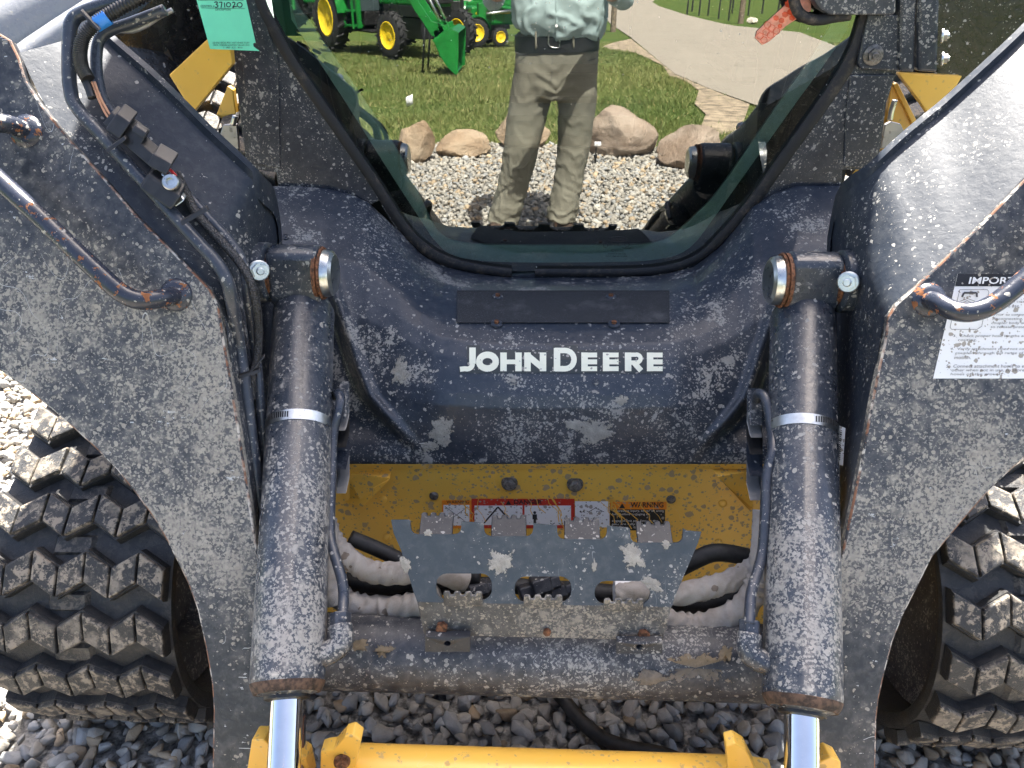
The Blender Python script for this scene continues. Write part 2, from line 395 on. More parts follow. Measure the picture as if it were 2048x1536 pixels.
def rubber_track():
    m = NT('track_rubber'); P = m.pos(); n = m.noise(P, 16, 6, .7); f = m.noise(m.warp(P, 40, .02), 55, 7, .75)
    g = m.n('NewGeometry'); dust = m.mx(m.ramp(f, .50, .57), m.math('MULTIPLY', m.ramp(n, .5, .66), .75))
    at = m.n('Attribute', attribute_name='worn'); top = at.outputs['Fac']
    dust = m.math('MULTIPLY', dust, m.mixf(top, .04, .95))
    c = m.mix(dust, (.020, .020, .021), m.mix(n, (.22, .18, .135), (.36, .31, .245)))
    m.p(Base_Color=c, Roughness=m.mixf(dust, .5, .95), Normal=m.bump(f, .004, .8)); return m.m
M['track'] = rubber_track()
def stone_mat(name):
    m = NT(name); P = m.pos(); at = m.n('Attribute', attribute_name='tint'); n = m.noise(P, 90, 5, .65); k = m.noise(P, 400, 3)
    c = m.mix(n, (.235, .22, .192), (.43, .40, .35))
    mu = m.n('Mix', data_type='RGBA', blend_type='MULTIPLY'); mu.inputs[0].default_value = 1; m.set(mu.inputs[6], c); m.set(mu.inputs[7], at.outputs['Color'])
    m.p(Base_Color=mu.outputs[2], Roughness=.92, Specular_IOR_Level=.25, Normal=m.bump(k, .0012)); return m.m
M['stone'] = stone_mat('crushed_limestone')
def white_print(name, col, dirt=.5):
    m = NT(name); P = m.pos(); Pw = m.warp(P, 120, .006)
    s = m.mx(m.spots(Pw, 110, .6, dirt), m.spots(m.warp(P, 260, .003), 260, .7, dirt))
    m.p(Base_Color=m.mix(s, col, (.36, .33, .29)), Roughness=m.mixf(s, .4, .9)); return m.m
M['dwhite'] = white_print('decal_white', (.80, .80, .80), .38); M['dblack'] = white_print('decal_black', (.012, .012, .013), .22)
M['dred'] = white_print('decal_red', (.55, .035, .02), .25); M['dorange'] = white_print('decal_orange', (.85, .27, .02), .22)
M['logo'] = white_print('logo_cream', (.86, .84, .66), .05); M['logok'] = white_print('logo_backing', (.030, .036, .035), .2)
M['ink'] = simple('print_ink', (.02, .02, .025), .6); M['inkg'] = simple('faded_print_ink', (.07, .07, .08), .6)
M['tag'] = simple('green_card', (.17, .72, .42), .7, 0, .04, 12)
# ---------------------------------------------------------------- the setting
def inside(poly, x, y):
    c = np.zeros(np.shape(x), bool); n = len(poly); j = n-1
    for i in range(n):
        xi, yi = poly[i]; xj, yj = poly[j]
        c ^= ((yi > y) != (yj > y)) & (x < (xj-xi)*(y-yi)/((yj-yi) or 1e-9)+xi); j = i
    return c
def lawn_mat():
    m = NT('lawn_turf'); P = m.pos(); n = m.noise(P, 1.1, 5, .6); f = m.noise(P, 26, 6, .7)
    c = m.mix(m.ramp(n, .35, .68), (.062, .105, .020), (.125, .145, .035)); c = m.mix(m.ramp(f, .3, .75), c, (.045, .080, .014))
    m.p(Base_Color=c, Roughness=.9, Specular_IOR_Level=.2, Normal=m.bump(f, .03)); return m.m
M['lawn'] = lawn_mat()
M['blade'] = NT('grass_blade'); _m = M['blade']; _a = _m.n('Attribute', attribute_name='tint')
_m.p(Base_Color=_a.outputs['Color'], Roughness=.6, Specular_IOR_Level=.3, Subsurface_Weight=0); M['blade'] = _m.m
M['gravel_bed'] = simple('gravel_bed_fines', (.30, .29, .27), .95, 0, .35, 60, .01)
def road_mat():
    m = NT('pale_road'); P = m.pos(); n = m.noise(P, .9, 5, .6); f = m.noise(P, 60, 4, .7)
    ck = m.math('LESS_THAN', m.math('ABSOLUTE', m.math('SUBTRACT', m.noise(m.warp(P, 2, .3), .8, 3), .5)), .006)
    c = m.mix(n, (.25, .215, .17), (.33, .29, .235)); c = m.mix(m.math('MULTIPLY', f, .35), c, (.25, .22, .18)); c = m.mix(m.math('MULTIPLY', ck, .5), c, (.16, .14, .11))
    m.p(Base_Color=c, Roughness=.9, Normal=m.bump(f, .004)); return m.m
M['road'] = road_mat(); M['dirt'] = simple('bare_dirt', (.33, .26, .18), .95, 0, .25, 8, .01)
# ground: one sheet to the horizon, level round the machine, falling a little across the lawn
ys = [-400, -200, -100, -60, -45, -32.8, -28, -24, -20, -16, -12, -9, -7, -5, -4, -3.3, -2.8, -2, 0, 3, 8, 30, 150, 400]
xs = [-400, -150, -60, -25, -12, -6, -3, 0, 3, 6, 12, 25, 60, 150, 400]
b = MB(); b.grid([[Vector((x, y, ground_z(x, y)-.03)) for x in xs] for y in ys])
ground = b.build('ground', M['lawn'], smooth=True); ground['kind'] = 'structure'
# gravel yard
yard = [(-3.4, -2.0), (-2.6, -2.55), (-1.6, -2.95), (-.6, -3.05), (.5, -3.0), (1.4, -2.8), (2.3, -2.3), (3.2, -1.4), (4.5, .5), (9, 40), (-9, 40), (-5, .0)]
b = MB(); b.add([(x, y, -.012) for x, y in yard], [list(range(len(yard)))])
gravel_yard = b.build('gravel_yard', M['gravel_bed']); gravel_yard['kind'] = 'structure'
def drape(pts, z, step=1.2):                            # a flat strip that follows the lawn
    P = [Vector((p.x, p.y, 0)) for p in pts]; tri = tessellate_polygon([P]); bm = bmesh.new()
    vs = [bm.verts.new(p) for p in P]
    for t in tri:
        try: bm.faces.new([vs[i] for i in t])
        except ValueError: pass
    for _ in range(4):
        es = [e for e in bm.edges if e.calc_length() > step*3]
        if es: bmesh.ops.subdivide_edges(bm, edges=es, cuts=1)
    bmesh.ops.triangulate(bm, faces=bm.faces)
    for v in bm.verts: v.co.z = ground_z(v.co.x, v.co.y)+z
    bmesh.ops.recalc_face_normals(bm, faces=bm.faces)
    me = bpy.data.meshes.new('strip'); bm.to_mesh(me); bm.free(); return me
road_px = [(1176, -38), (1192, -20), (1205, 18), (1222, 48), (1262, 74), (1300, 106), (1350, 146), (1420, 176), (1560, 225), (1760, 285), (1990, 210), (1600, 64), (1540, 58), (1470, 51), (1425, 42), (1375, 30), (1318, 12), (1305, 4), (1330, -20), (1400, -38)]
ROADP = [mG(u, v) for u, v in road_px]
road = link('road', drape(ROADP, -.008), M['road']); road['kind'] = 'structure'
dirt_px = [(1262, 76), (1300, 106), (1350, 146), (1420, 176), (1500, 205), (1480, 262), (1420, 268), (1402, 250), (1412, 225), (1390, 205), (1398, 178), (1372, 160), (1340, 150), (1325, 128), (1298, 116), (1270, 104), (1225, 98), (1205, 92), (1225, 84)]
DIRTP = [mG(u, v) for u, v in dirt_px]
dirt_path = link('dirt_path', drape(DIRTP, -.014, .3), M['dirt']); dirt_path['kind'] = 'structure'
far_px = [(560, -42), (1176, -42), (1190, -25), (1000, 3), (820, 8), (560, 6)]
far_road = link('road', drape([mG(u, v) for u, v in far_px], -.010), M['road']); far_road['kind'] = 'structure'

# stones
def stone_shape(k, npt):                                # crushed rock: the hull of a few points on a flattened ball
    r = np.random.default_rng(100+k); p = r.normal(size=(npt, 3)); p /= np.linalg.norm(p, axis=1)[:, None]; p *= r.uniform(.82, 1.08, (npt, 1))
    p *= np.array([1.15, .88, .70])*r.uniform(.85, 1.15, 3); bm = bmesh.new()
    for q in p: bm.verts.new(q)
    bmesh.ops.convex_hull(bm, input=bm.verts); bmesh.ops.delete(bm, geom=[v for v in bm.verts if not v.link_faces], context='VERTS')
    if npt > 12: bmesh.ops.bevel(bm, geom=list(bm.edges), offset=.055, segments=1, affect='EDGES')
    bmesh.ops.triangulate(bm, faces=bm.faces); bm.verts.ensure_lookup_table(); bm.verts.index_update()
    co = np.array([v.co[:] for v in bm.verts]); f = [[v.index for v in fc.verts] for fc in bm.faces]; bm.free(); return co, np.array(f)
LOW = [stone_shape(k, 11) for k in range(12)]; MID = [stone_shape(k, 15) for k in range(14)]
def rotmats(n):
    q = rng.normal(size=(n, 4)); q /= np.linalg.norm(q, axis=1)[:, None]; a, b_, c, d = q.T
    return np.stack([np.stack([1-2*(c*c+d*d), 2*(b_*c-a*d), 2*(b_*d+a*c)], -1), np.stack([2*(b_*c+a*d), 1-2*(b_*b_+d*d), 2*(c*d-a*b_)], -1), np.stack([2*(b_*d-a*c), 2*(c*d+a*b_), 1-2*(b_*b_+c*c)], -1)], 1)
def tints(n):
    t = np.clip(rng.normal(1.0, .17, n), .6, 1.5); c = np.stack([t, t, t], 1)
    warm = rng.random(n) < .14; c[warm] *= np.array([1.12, .93, .72]); cool = rng.random(n) < .2; c[cool] *= np.array([.86, .92, 1.02]); return np.clip(c, .3, 1.6)
def big_mesh(name, V, F, tint=None):
    me = bpy.data.meshes.new(name); k = F.shape[1]
    me.vertices.add(len(V)); me.vertices.foreach_set('co', V.astype(np.float32).ravel())
    me.loops.add(F.size); me.loops.foreach_set('vertex_index', F.astype(np.int32).ravel())
    me.polygons.add(len(F)); me.polygons.foreach_set('loop_start', np.arange(0, F.size, k, dtype=np.int32))
    if tint is not None:
        a = me.attributes.new('tint', 'FLOAT_COLOR', 'POINT'); a.data.foreach_set('color', np.c_[tint, np.ones(len(tint))].astype(np.float32).ravel())
    me.update(); me.validate(); return me
def scatter(shapes, xy, size, zlift):
    n = len(xy); which = rng.integers(0, len(shapes), n); rm = rotmats(n); col = tints(n); Vs, Fs, Ts = [], [], []; k = 0
    for w_, (co, f) in enumerate(shapes):
        idx = np.where(which == w_)[0]
        if not len(idx): continue
        # stones lie on their flat side: mostly a turn about z plus a modest tilt
        az = rng.uniform(0, 2*np.pi, len(idx)); tl = rng.normal(0, .45, (len(idx), 2))
        cz, sz = np.cos(az), np.sin(az); A = np.zeros((len(idx), 3, 3)); A[:, 0, 0] = cz; A[:, 0, 1] = -sz; A[:, 1, 0] = sz; A[:, 1, 1] = cz; A[:, 2, 2] = 1
        cx, sx = np.cos(tl[:, 0]), np.sin(tl[:, 0]); Bm = np.zeros((len(idx), 3, 3)); Bm[:, 0, 0] = 1; Bm[:, 1, 1] = cx; Bm[:, 1, 2] = -sx; Bm[:, 2, 1] = sx; Bm[:, 2, 2] = cx
        cy, sy = np.cos(tl[:, 1]), np.sin(tl[:, 1]); Cm = np.zeros((len(idx), 3, 3)); Cm[:, 1, 1] = 1; Cm[:, 0, 0] = cy; Cm[:, 0, 2] = sy; Cm[:, 2, 0] = -sy; Cm[:, 2, 2] = cy
        T = A@Bm@Cm
        P = np.einsum('nij,vj->nvi', T, co)*size[idx][:, None, None]
        P[:, :, :2] += xy[idx][:, None, :]; P[:, :, 2] += zlift[idx][:, None]
        m = len(co); Vs.append(P.reshape(-1, 3)); Fs.append((f[None]+(np.arange(len(idx))*m)[:, None, None]).reshape(-1, 3)+k); k += m*len(idx); Ts.append(np.repeat(col[idx], m, 0))
    return np.vstack(Vs), np.vstack(Fs), np.vstack(Ts)
def jgrid(x0, x1, y0, y1, step):
    X, Y = np.meshgrid(np.arange(x0, x1, step), np.arange(y0, y1, step)); p = np.stack([X.ravel(), Y.ravel()], 1)
    return p + rng.uniform(-.5, .5, p.shape)*step*1.0
near = jgrid(-2.1, 1.9, .70, 2.6, .026)                 # what the camera sees directly
hidden = (np.abs(near[:, 0]-.05) < .95) & (near[:, 1] > 1.35); near = near[~hidden]
far = jgrid(-4.6, 4.4, -3.1, .70, .0285); far = far[inside(yard, far[:, 0], far[:, 1])]
far = np.vstack([far, jgrid(-3.6, -2.1, .70, 3.2, .045)])
# the 300 stones that show largest are pieces of their own; the rest is one mass
spot = near[(near[:, 0] > -.42) & (near[:, 0] < .52) & (near[:, 1] > .86) & (near[:, 1] < 1.06)]
order = np.argsort(np.abs(spot[:, 0]-.05)+np.abs(spot[:, 1]-.95)*3)[:300]; spot = spot[order]
key = {tuple(p) for p in spot}; near = np.array([p for p in near if tuple(p) not in key])
szn = np.clip(rng.lognormal(math.log(.0165), .28, len(near)), .008, .030); szf = np.clip(rng.lognormal(math.log(.0175), .3, len(far)), .009, .034)
V1, F1, T1 = scatter(MID, near, szn, rng.uniform(-.004, .008, len(near)))
V2, F2, T2 = scatter(LOW, far, szf, rng.uniform(-.006, .008, len(far)))
me = big_mesh('gravel', np.vstack([V1, V2]), np.vstack([F1, F2+len(V1)]), np.vstack([T1, T2]))
gravel = link('gravel', me, M['stone'], gravel_yard); gravel['kind'] = 'stuff'
shape_mesh = []
for k, (co, f) in enumerate(MID):
    for c in range(3):
        me = big_mesh('stone', co, f, np.tile(tints(1)*np.array([.95, .97, 1.0]), (len(co), 1))); me.materials.append(M['stone']); shape_mesh.append(me)
for i, (x, y) in enumerate(spot):
    o = bpy.data.objects.new('stone', shape_mesh[i % len(shape_mesh)]); COL.objects.link(o); o.parent = gravel_yard
    s = float(np.clip(rng.lognormal(math.log(.0175), .25), .010, .029)); o.scale = (s, s, s); o.location = (x, y, float(rng.uniform(0, .009)))
    o.rotation_euler = (rng.normal(0, .45), rng.normal(0, .45), rng.uniform(0, 6.28))
# grass
gx = rng.uniform(-9, 9, 420000); gy = -2.7-rng.random(420000)**1.5*15
ok = ~inside(yard, gx, gy) & ~inside([(p.x, p.y) for p in ROADP], gx, gy)
inr = inside([(p.x, p.y) for p in DIRTP], gx, gy) & (rng.random(len(gx)) < .97); ok &= ~inr
gx, gy = gx[ok], gy[ok]; n = len(gx); gz = np.array([ground_z(0, y) for y in gy])-.032
h = rng.uniform(.022, .058, n)*(1+.5*np.sin(gx*1.7+gy)*np.sin(gy*2.1)); wd = .0028+.00032*(-gy); a = rng.uniform(0, 2*np.pi, n); le = rng.normal(0, .03, (n, 2))
V = np.zeros((n, 3, 3)); V[:, 0] = np.stack([gx-np.cos(a)*wd, gy-np.sin(a)*wd, gz], 1); V[:, 1] = np.stack([gx+np.cos(a)*wd, gy+np.sin(a)*wd, gz], 1); V[:, 2] = np.stack([gx+le[:, 0], gy+le[:, 1], gz+h], 1)
patch = .5+.5*np.sin(gx*.9+1.3*np.sin(gy*.7))*np.cos(gy*.8+np.sin(gx)); mixv = np.clip(patch*.6+rng.random(n)*.5, 0, 1)[:, None]
gcol = (1-mixv)*np.array([.070, .115, .024])+mixv*np.array([.19, .20, .065]); dry = rng.random(n) < .07; gcol[dry] = (.30, .25, .11)
me = big_mesh('grass', V.reshape(-1, 3), np.arange(n*3).reshape(-1, 3), np.repeat(gcol, 3, 0))
grass = link('grass', me, M['blade']); grass['kind'] = 'stuff'; tag(grass, 'short green lawn grass growing beyond the boulders', 'grass')
# ---------------------------------------------------------------- the loader
LO = thing('compact_track_loader', 'mud splashed black and yellow compact track loader seen from its front step', 'track loader', (.05, 1.9, 0))
PA = Plane((0, .72, .27), (0, -.6, .33))                # the sloping front plates of both lift arms
A = PA.hit
def plate(name, px, surf, thick, mat, parent, holes=(), bevel=.0015, **kw):
    b = MB(); P = [surf(u, v) for u, v in px]; n = (P[1]-P[0]).cross(P[2]-P[1])
    for i in range(3, len(P)): n += (P[i-1]-P[0]).cross(P[i]-P[0])
    n.normalize()
    if n.dot(CAM-P[0]) < 0: n = -n
    if holes: b.holed(P, [[surf(u, v) for u, v in h] for h in holes], -n*thick)
    else: b.prism(P, -n*thick)
    return b.build(name, mat, parent, bevel=bevel, **kw)

# ---- lift arms
L_in = [(0, 67), (20, 79), (38, 116), (51, 161), (85, 212), (137, 277), (205, 352), (273, 431), (342, 499), (393, 550), (420, 578), (437, 612), (444, 660), (461, 759), (478, 862), (492, 955), (508, 1064), (520, 1133), (536, 1230), (566, 1390), (606, 1440), (606, 1640)]
L_out = [(424, 1640), (424, 1536), (426, 1417), (422, 1362), (410, 1294), (394, 1220), (375, 1168), (355, 1126), (334, 1084), (309, 1040), (273, 991), (232, 939), (191, 898), (153, 863), (109, 824), (60, 786), (8, 748), (-60, 695), (-130, 620), (-170, 520), (-170, -30), (-80, 30)]
R_in = [(2170, 238), (2048, 360), (1961, 450), (1875, 532), (1827, 577), (1792, 608), (1777, 632), (1769, 687), (1758, 735), (1742, 814), (1726, 905), (1712, 975), (1683, 1115), (1674, 1157), (1660, 1260), (1630, 1400), (1590, 1460), (1590, 1640)]
R_out = [(1752, 1640), (1752, 1536), (1754, 1438), (1759, 1397), (1770, 1347), (1786, 1285), (1807, 1231), (1832, 1182), (1865, 1115), (1931, 1037), (1985, 975), (2048, 917), (2150, 830), (2300, 700), (2400, 560), (2420, 240), (2300, 130)]
arms = []
for side, inn, out in (('l', L_in, L_out), ('r', R_in, R_out)):
    arms.append(plate('lift_arm', inn+out, A, .016, M['arm'], LO, bevel=.0028, edge=M['edge']))
def web(E1, E2, Y2, arm):
    def fine(pts): return [Vector((p[0], p[1], 0)) for p in pts]
    a = smooth_path(fine(E1), 4); c = smooth_path([Vector((u, v, y)) for (u, v), y in zip(E2, Y2)], 4); rows = []
    off = PA.n*(-.010)
    for p, q in zip(a, c):
        P = A(p.x, p.y)+off; Q = pY(q.x, q.y, q.z); rows.append([P.lerp(Q, t) for t in (0, .33, .66, 1)])
    b = MB(); b.grid(rows, back=(0, .004, -.010)); o = b.build('arm_web', M['web'], arm, auto=40)
    f = MB(); m = len(rows)                              # the turned-up edge of the web
    lip = [[r[3]+Vector((0, -.006, .010)), r[3]+Vector((0, .012, .012)), r[3]+Vector((0, .012, -.03)), r[3]+Vector((0, -.006, -.03))] for r in rows]
    f.loft(lip); f.build('arm_flange', M['web'], arm, auto=40); return rows
E1L = [(30, 100), (85, 212), (137, 277), (205, 352), (273, 431), (342, 499), (393, 550), (437, 612), (461, 759), (492, 955), (520, 1133), (580, 1330)]
E2L = [(196, 62), (250, 110), (300, 153), (362, 212), (420, 270), (470, 316), (520, 366), (553, 420), (556, 600), (556, 830), (566, 1080), (600, 1320)]
Y2L = [1.33, 1.31, 1.285, 1.26, 1.245, 1.235, 1.24, 1.33, 1.36, 1.20, 1.02, .86]
web(E1L, E2L, Y2L, arms[0])
E1R = [(2170, 238), (2048, 360), (1961, 450), (1905, 503), (1875, 532), (1827, 577), (1780, 628), (1758, 735), (1726, 905), (1683, 1115), (1620, 1340)]
E2R = [(2120, -10), (2030, 84), (1900, 204), (1850, 246), (1800, 288), (1740, 344), (1672, 410), (1664, 600), (1662, 840), (1652, 1080), (1600, 1330)]
Y2R = [1.42, 1.36, 1.32, 1.30, 1.285, 1.27, 1.33, 1.36, 1.20, 1.02, .86]
web(E1R, E2R, Y2R, arms[1])
# rear beams of the arms, running back beside the cab
for sgn, arm in ((-1, arms[0]), (1, arms[1])):
    b = MB(); x = .05+sgn*.86
    b.loft([[Vector((x-.06+dx*0, y, z-.13)), Vector((x+.06, y, z-.13)), Vector((x+.06, y, z+.13)), Vector((x-.06, y, z+.13))] for y, z, dx in ((2.1, 1.52, 0), (2.5, 1.62, 0), (3.3, 1.70, 0), (3.6, 1.5, 0))])
    b.build('arm_beam', M['web'], arm, bevel=.008)
# grab handles
def handle(px, arm, r):
    pts = []
    for u, v, lift in px:
        P = A(u, v); pts.append(P+PA.n*lift)
    MB().tube(pts, r, 14, 6).build('grab_handle', M['handle'], arm, smooth=True)
    for k in (0, -1):
        MB().lathe(A(px[k][0], px[k][1])-PA.n*.002, PA.n, [(0, r*1.9), (.004, r*1.8), (.010, r*1.2)], 18).build('weld_collar', M['handle'], arm, auto=40)
handle([(52, 262, 0), (40, 262, .035), (12, 275, .055), (0, 305, .060), (26, 352, .060), (140, 458, .060), (240, 553, .060), (286, 594, .058), (318, 607, .050), (345, 600, .030), (352, 590, 0)], arms[0], .0135)
handle([(1858, 600, 0), (1852, 608, .03), (1868, 626, .05), (1900, 630, .058), (1942, 612, .060), (2000, 565, .060), (2060, 505, .060), (2200, 370, .060), (2290, 285, .055), (2300, 275, 0)], arms[1], .0135)

# ---- bucket-tilt cylinders
def cylinder(pin, top, bot, rodbot, Yt, Yb, rpx, inner, boss, bolt_px, arm):
    P0 = pY(top[0], top[1], Yt); P1 = pY(bot[0], bot[1], Yb); ax = (P1-P0).normalized(); r = rpx*mpx((P0+P1)/2)
    Pp = P0 - ax*(.075); Lc = (P1-P0).length
    b = MB(); b.lathe(P0, ax, [(-.012, r*.90), (0, r), (Lc-.012, r), (Lc-.012, r*1.0), (Lc-.004, r*.97), (Lc+.006, r*.86), (Lc+.010, r*.6)], 36)
    barrel = b.build('tilt_cylinder', M['cyl'], LO, auto=35)
    X = Vector((1, 0, 0)); e0, e1 = inner; PX = lambda u: pY(u, pin[1], Yt+.02).x
    pc = pY(pin[0], pin[1], Yt+.01); reye = r*.93
    x0, x1 = sorted((PX(e0), PX(e1)))
    b = MB(); n = 14; Z = X.cross(ax).normalized()
    if Z.dot(CAM-pc) < 0: Z = -Z
    for xa, xb in ((x0, x1),):
        prof = [pc - ax*(math.sin(t)*reye) + Z*(math.cos(t)*reye) for t in [math.pi*k/n for k in range(n+1)]]
        tail = [P0+ax*.004-Z*reye*.86, P0+ax*.004+Z*reye*.86]
        prof = prof + [tail[0]] + [tail[1]]
        prof = [Vector((0, p.y, p.z)) for p in prof]
        b.prism([p+Vector((xa, 0, 0)) for p in prof], (xb-xa, 0, 0))
    b.build('cylinder_eye', M['cyl'], barrel, bevel=.007, auto=40)
    # pin with its head on the inboard side, boss of the arm on the outboard side
    ends = [PX(boss[0]), PX(boss[1]), PX(boss[2])]
    s = 1 if ends[2] > ends[0] else -1
    hx = ends[0]
    b = MB(); b.lathe((hx, pc.y, pc.z), (s, 0, 0), [(0, r*.30), (.0015, r*.62), (.006, r*.74), (.014, r*.78), (.020, r*.78)], 28); b.build('pin_head', M['zinc'], barrel, auto=30)
    b = MB(); b.lathe((hx+s*.0195, pc.y, pc.z), (s, 0, 0), [(0, r*.84), (.003, r*.88), (.0032, r*.80), (.006, r*.80), (.0062, r*.87), (.012, r*.87)], 28); b.build('thrust_washer', M['rustb'], barrel, auto=30)
    b = MB(); b.lathe((ends[1], pc.y, pc.z), (s, 0, 0), [(0, r*.84), (.004, r*.98), (abs(ends[2]-ends[1])-.006, r*1.0), (abs(ends[2]-ends[1]), r*1.15), (abs(ends[2]-ends[1])+.03, r*1.15)], 32); b.build('pin_boss', M['cyl'], arm, auto=35)
    b = MB(); b.lathe((min(ends[1]-s*.003, ends[1]), pc.y, pc.z), (s, 0, 0), [(-.004, r*.76), (.004, r*.76)], 28); b.build('rust_ring', M['rustb'], barrel, auto=30)
    Bp = pY(bolt_px[0], bolt_px[1], Yt+.005-r*.97); nrm = (CAM-Bp).normalized()+Vector((-s*.15, 0, -.1))
    bolt('pin_bolt', Bp, nrm, .0125, M['zinc'], barrel, 1.35)
    # rod
    R1 = P1 + ax*.30
    b = MB(); b.lathe(P1, ax, [(0, r*.43), (.30, r*.43)], 32); b.build('piston_rod', M['chrome'], barrel, auto=30)
    b = MB(); b.lathe(P1-ax*.007, ax, [(0, r*.99), (.0005, r*.998), (.006, r*.965), (.014, r*.88)], 36); b.build('gland_ring', M['gland'], barrel, auto=40)
    b = MB(); b.lathe(P1+ax*.002, ax, [(0, r*.62), (.012, r*.60), (.014, r*.47)], 32); b.build('rod_wiper', M['black'], barrel, auto=30)
    return barrel, P0, P1, ax, r
cL = cylinder((605, 546), (608, 624), (575, 1376), None, 1.20, .700, 66, (549, 648), (676, 548, 492), (518, 541), arms[0])
cR = cylinder((1612, 562), (1606, 634), (1604, 1408), None, 1.20, .700, 69, (1566, 1666), (1530, 1668, 1722), (1697, 564), arms[1])
def along(c, v, du=0):                                  # a place on the barrel at photo row v
    barrel, P0, P1, ax, r = c; best = min((P0.lerp(P1, k/200) for k in range(201)), key=lambda p: abs(vof(p)-v)); return best
def vof(P):
    d = P-CAM; return 768-FPX*d.dot(UPV)/d.dot(FWD)
def uof(P):
    d = P-CAM; return 1024+FPX*d.dot(RGT)/d.dot(FWD)
for c, v, inner in ((cL, 853, 1), (cR, 865, -1)):
    barrel, P0, P1, ax, r = c; Q = along(c, v)
    b = MB(); b.lathe(Q-ax*.0085, ax, [(0, r*1.0), (0, r*1.018), (.017, r*1.018), (.017, r*1.0)], 36); b.build('hose_clamp', M['zinc'], barrel, auto=30)
    b = MB(); side = Vector((-inner, 0, 0)); f = Vector((0, -ax.z, ax.y)) if (Vector((0, -ax.z, ax.y)).dot(CAM-Q) > 0) else -Vector((0, -ax.z, ax.y)); f.normalize()
    for k in range(11):                                 # slots of the worm drive
        t = math.radians(4+k*4.2)*1; d = (f*math.cos(t)+side*math.sin(t)); tan = (side*math.cos(t)-f*math.sin(t))
        b.box(Q+d*(r*1.0195), tan*.0011, ax*.0048, d*.0004)
    b.build('clamp_slot', M['black'], barrel)
# steel lines and fittings down the inboard side of each cylinder
def fit(barrel, pts, rr, name='steel_line', mat='line', sub=6): return MB().tube(pts, rr, 12, sub).build(name, M[mat], barrel, smooth=True)
bl = cL[0]
def qY(u, v, y): return pY(u, v, y-.05*min(max((v-800)/450, 0), 1))
fit(bl, [qY(668, 792, 1.10), qY(676, 786, 1.08), qY(681, 800, 1.06), qY(676, 830, 1.045), qY(666, 870, 1.03), qY(663, 950, .985), qY(660, 1050, .93), qY(664, 1090, .905), qY(684, 1160, .865), qY(687, 1200, .845), qY(684, 1246, .815)], .0080)
br = cR[0]
fit(br, [qY(1512, 800, 1.12), qY(1518, 787, 1.09), qY(1532, 800, 1.07), qY(1542, 850, 1.04), qY(1546, 900, 1.0), qY(1534, 950, .975), qY(1530, 1040, .93), qY(1524, 1110, .90), qY(1504, 1180, .86), qY(1500, 1215, .84), qY(1499, 1250, .82)], .0080)
for bar, u, v, vb, c, s in ((bl, 681, 1225, 1256, cL, 1), (br, 1499, 1240, 1272, cR, -1)):
    P = qY(u, v, .83); Q = qY(u, vb, .815); ax = (Q-P).normalized(); A1 = ax.orthogonal().normalized(); B1 = ax.cross(A1)
    MB().prism([P+(A1*math.cos(k*math.pi/3)+B1*math.sin(k*math.pi/3))*.0155 for k in range(6)], ax*.028).build('line_nut', M['line'], bar, bevel=.002)
    Z = along(c, vb+38); p2 = Q+ax*.022; fit(bar, [Q-ax*.004, p2, p2.lerp(Z, .35)+ax*.014, p2.lerp(Z, .75)+ax*.022, Z+ax*.03], .0165, 'elbow_port', 'cyl', 5)
# clamp blocks that hold the lines
for bar, us, v0 in ((bl, (672, 692), 792), (br, (1500, 1526), 806)):
    for k, (dv, mt) in enumerate(((0, 'cyl'), (48, 'dzinc'), (72, 'black'), (106, 'line'), (150, 'dzinc'))):
        hgt = (46, 22, 32, 42, 46)[k]; v = v0+dv
        P = [pY(us[0], v, 1.13-.00035*dv), pY(us[1], v, 1.13-.00035*dv), pY(us[1], v+hgt, 1.115-.00045*(dv+hgt)), pY(us[0], v+hgt, 1.115-.00045*(dv+hgt))]
        MB().prism(P, (0, .035, .01)).build('line_clamp', M[mt], bar, bevel=.002)
# serial label on the right web
b = MB(); sl = lambda u, v: pY(u, v, 1.03-.0004*(v-850)); q = [(1674, 850), (1689, 856), (1684, 932), (1668, 925)]
sheet_on(b, q, sl, .004); lab = b.build('serial_label', M['dwhite'], arms[1])
b = MB()
for k in range(15):
    t = k/15; w0 = (.35, .6, .25)[k % 3]*4/76
    line_on(b, [(1674-4*t+3, 858+62*t), (1686-4*t-2, 862+62*t)], sl, .0056, 2.2*(.6+(k % 3)*.35))
b.build('barcode', M['ink'], arms[1])
# ---- front cowl under the door
T_px = [(540, 372), (556, 372), (600, 373), (650, 377), (700, 388), (735, 405), (762, 430), (801, 466), (842, 510), (886, 534), (950, 548), (1024, 556), (1120, 556), (1220, 556), (1320, 551), (1390, 534), (1442, 493), (1475, 454), (1505, 414), (1550, 387), (1594, 372), (1682, 371), (1710, 371)]
tu = np.array([p[0] for p in T_px], float); tv = np.array([p[1] for p in T_px], float)
Pc = ([0, .09, .165, .235, .28, .36, .45, .55, .63, .70, .85, 1.0], [1.605, 1.475, 1.405, 1.352, 1.325, 1.290, 1.262, 1.238, 1.222, 1.211, 1.203, 1.198])
Ps = ([0, .10, .25, .45, .65, .80, 1.0], [1.605, 1.535, 1.44, 1.35, 1.28, 1.23, 1.20])
ridgeL = [(640, 470), (655, 530), (668, 590), (690, 660), (715, 740), (735, 790), (770, 830), (815, 880), (862, 925)]
ridgeR = [(1592, 480), (1578, 535), (1560, 600), (1536, 670), (1512, 745), (1494, 795), (1460, 838), (1415, 885), (1372, 928)]
def sstep(x, a, b): t = min(max((x-a)/(b-a), 0), 1); return t*t*(3-2*t)
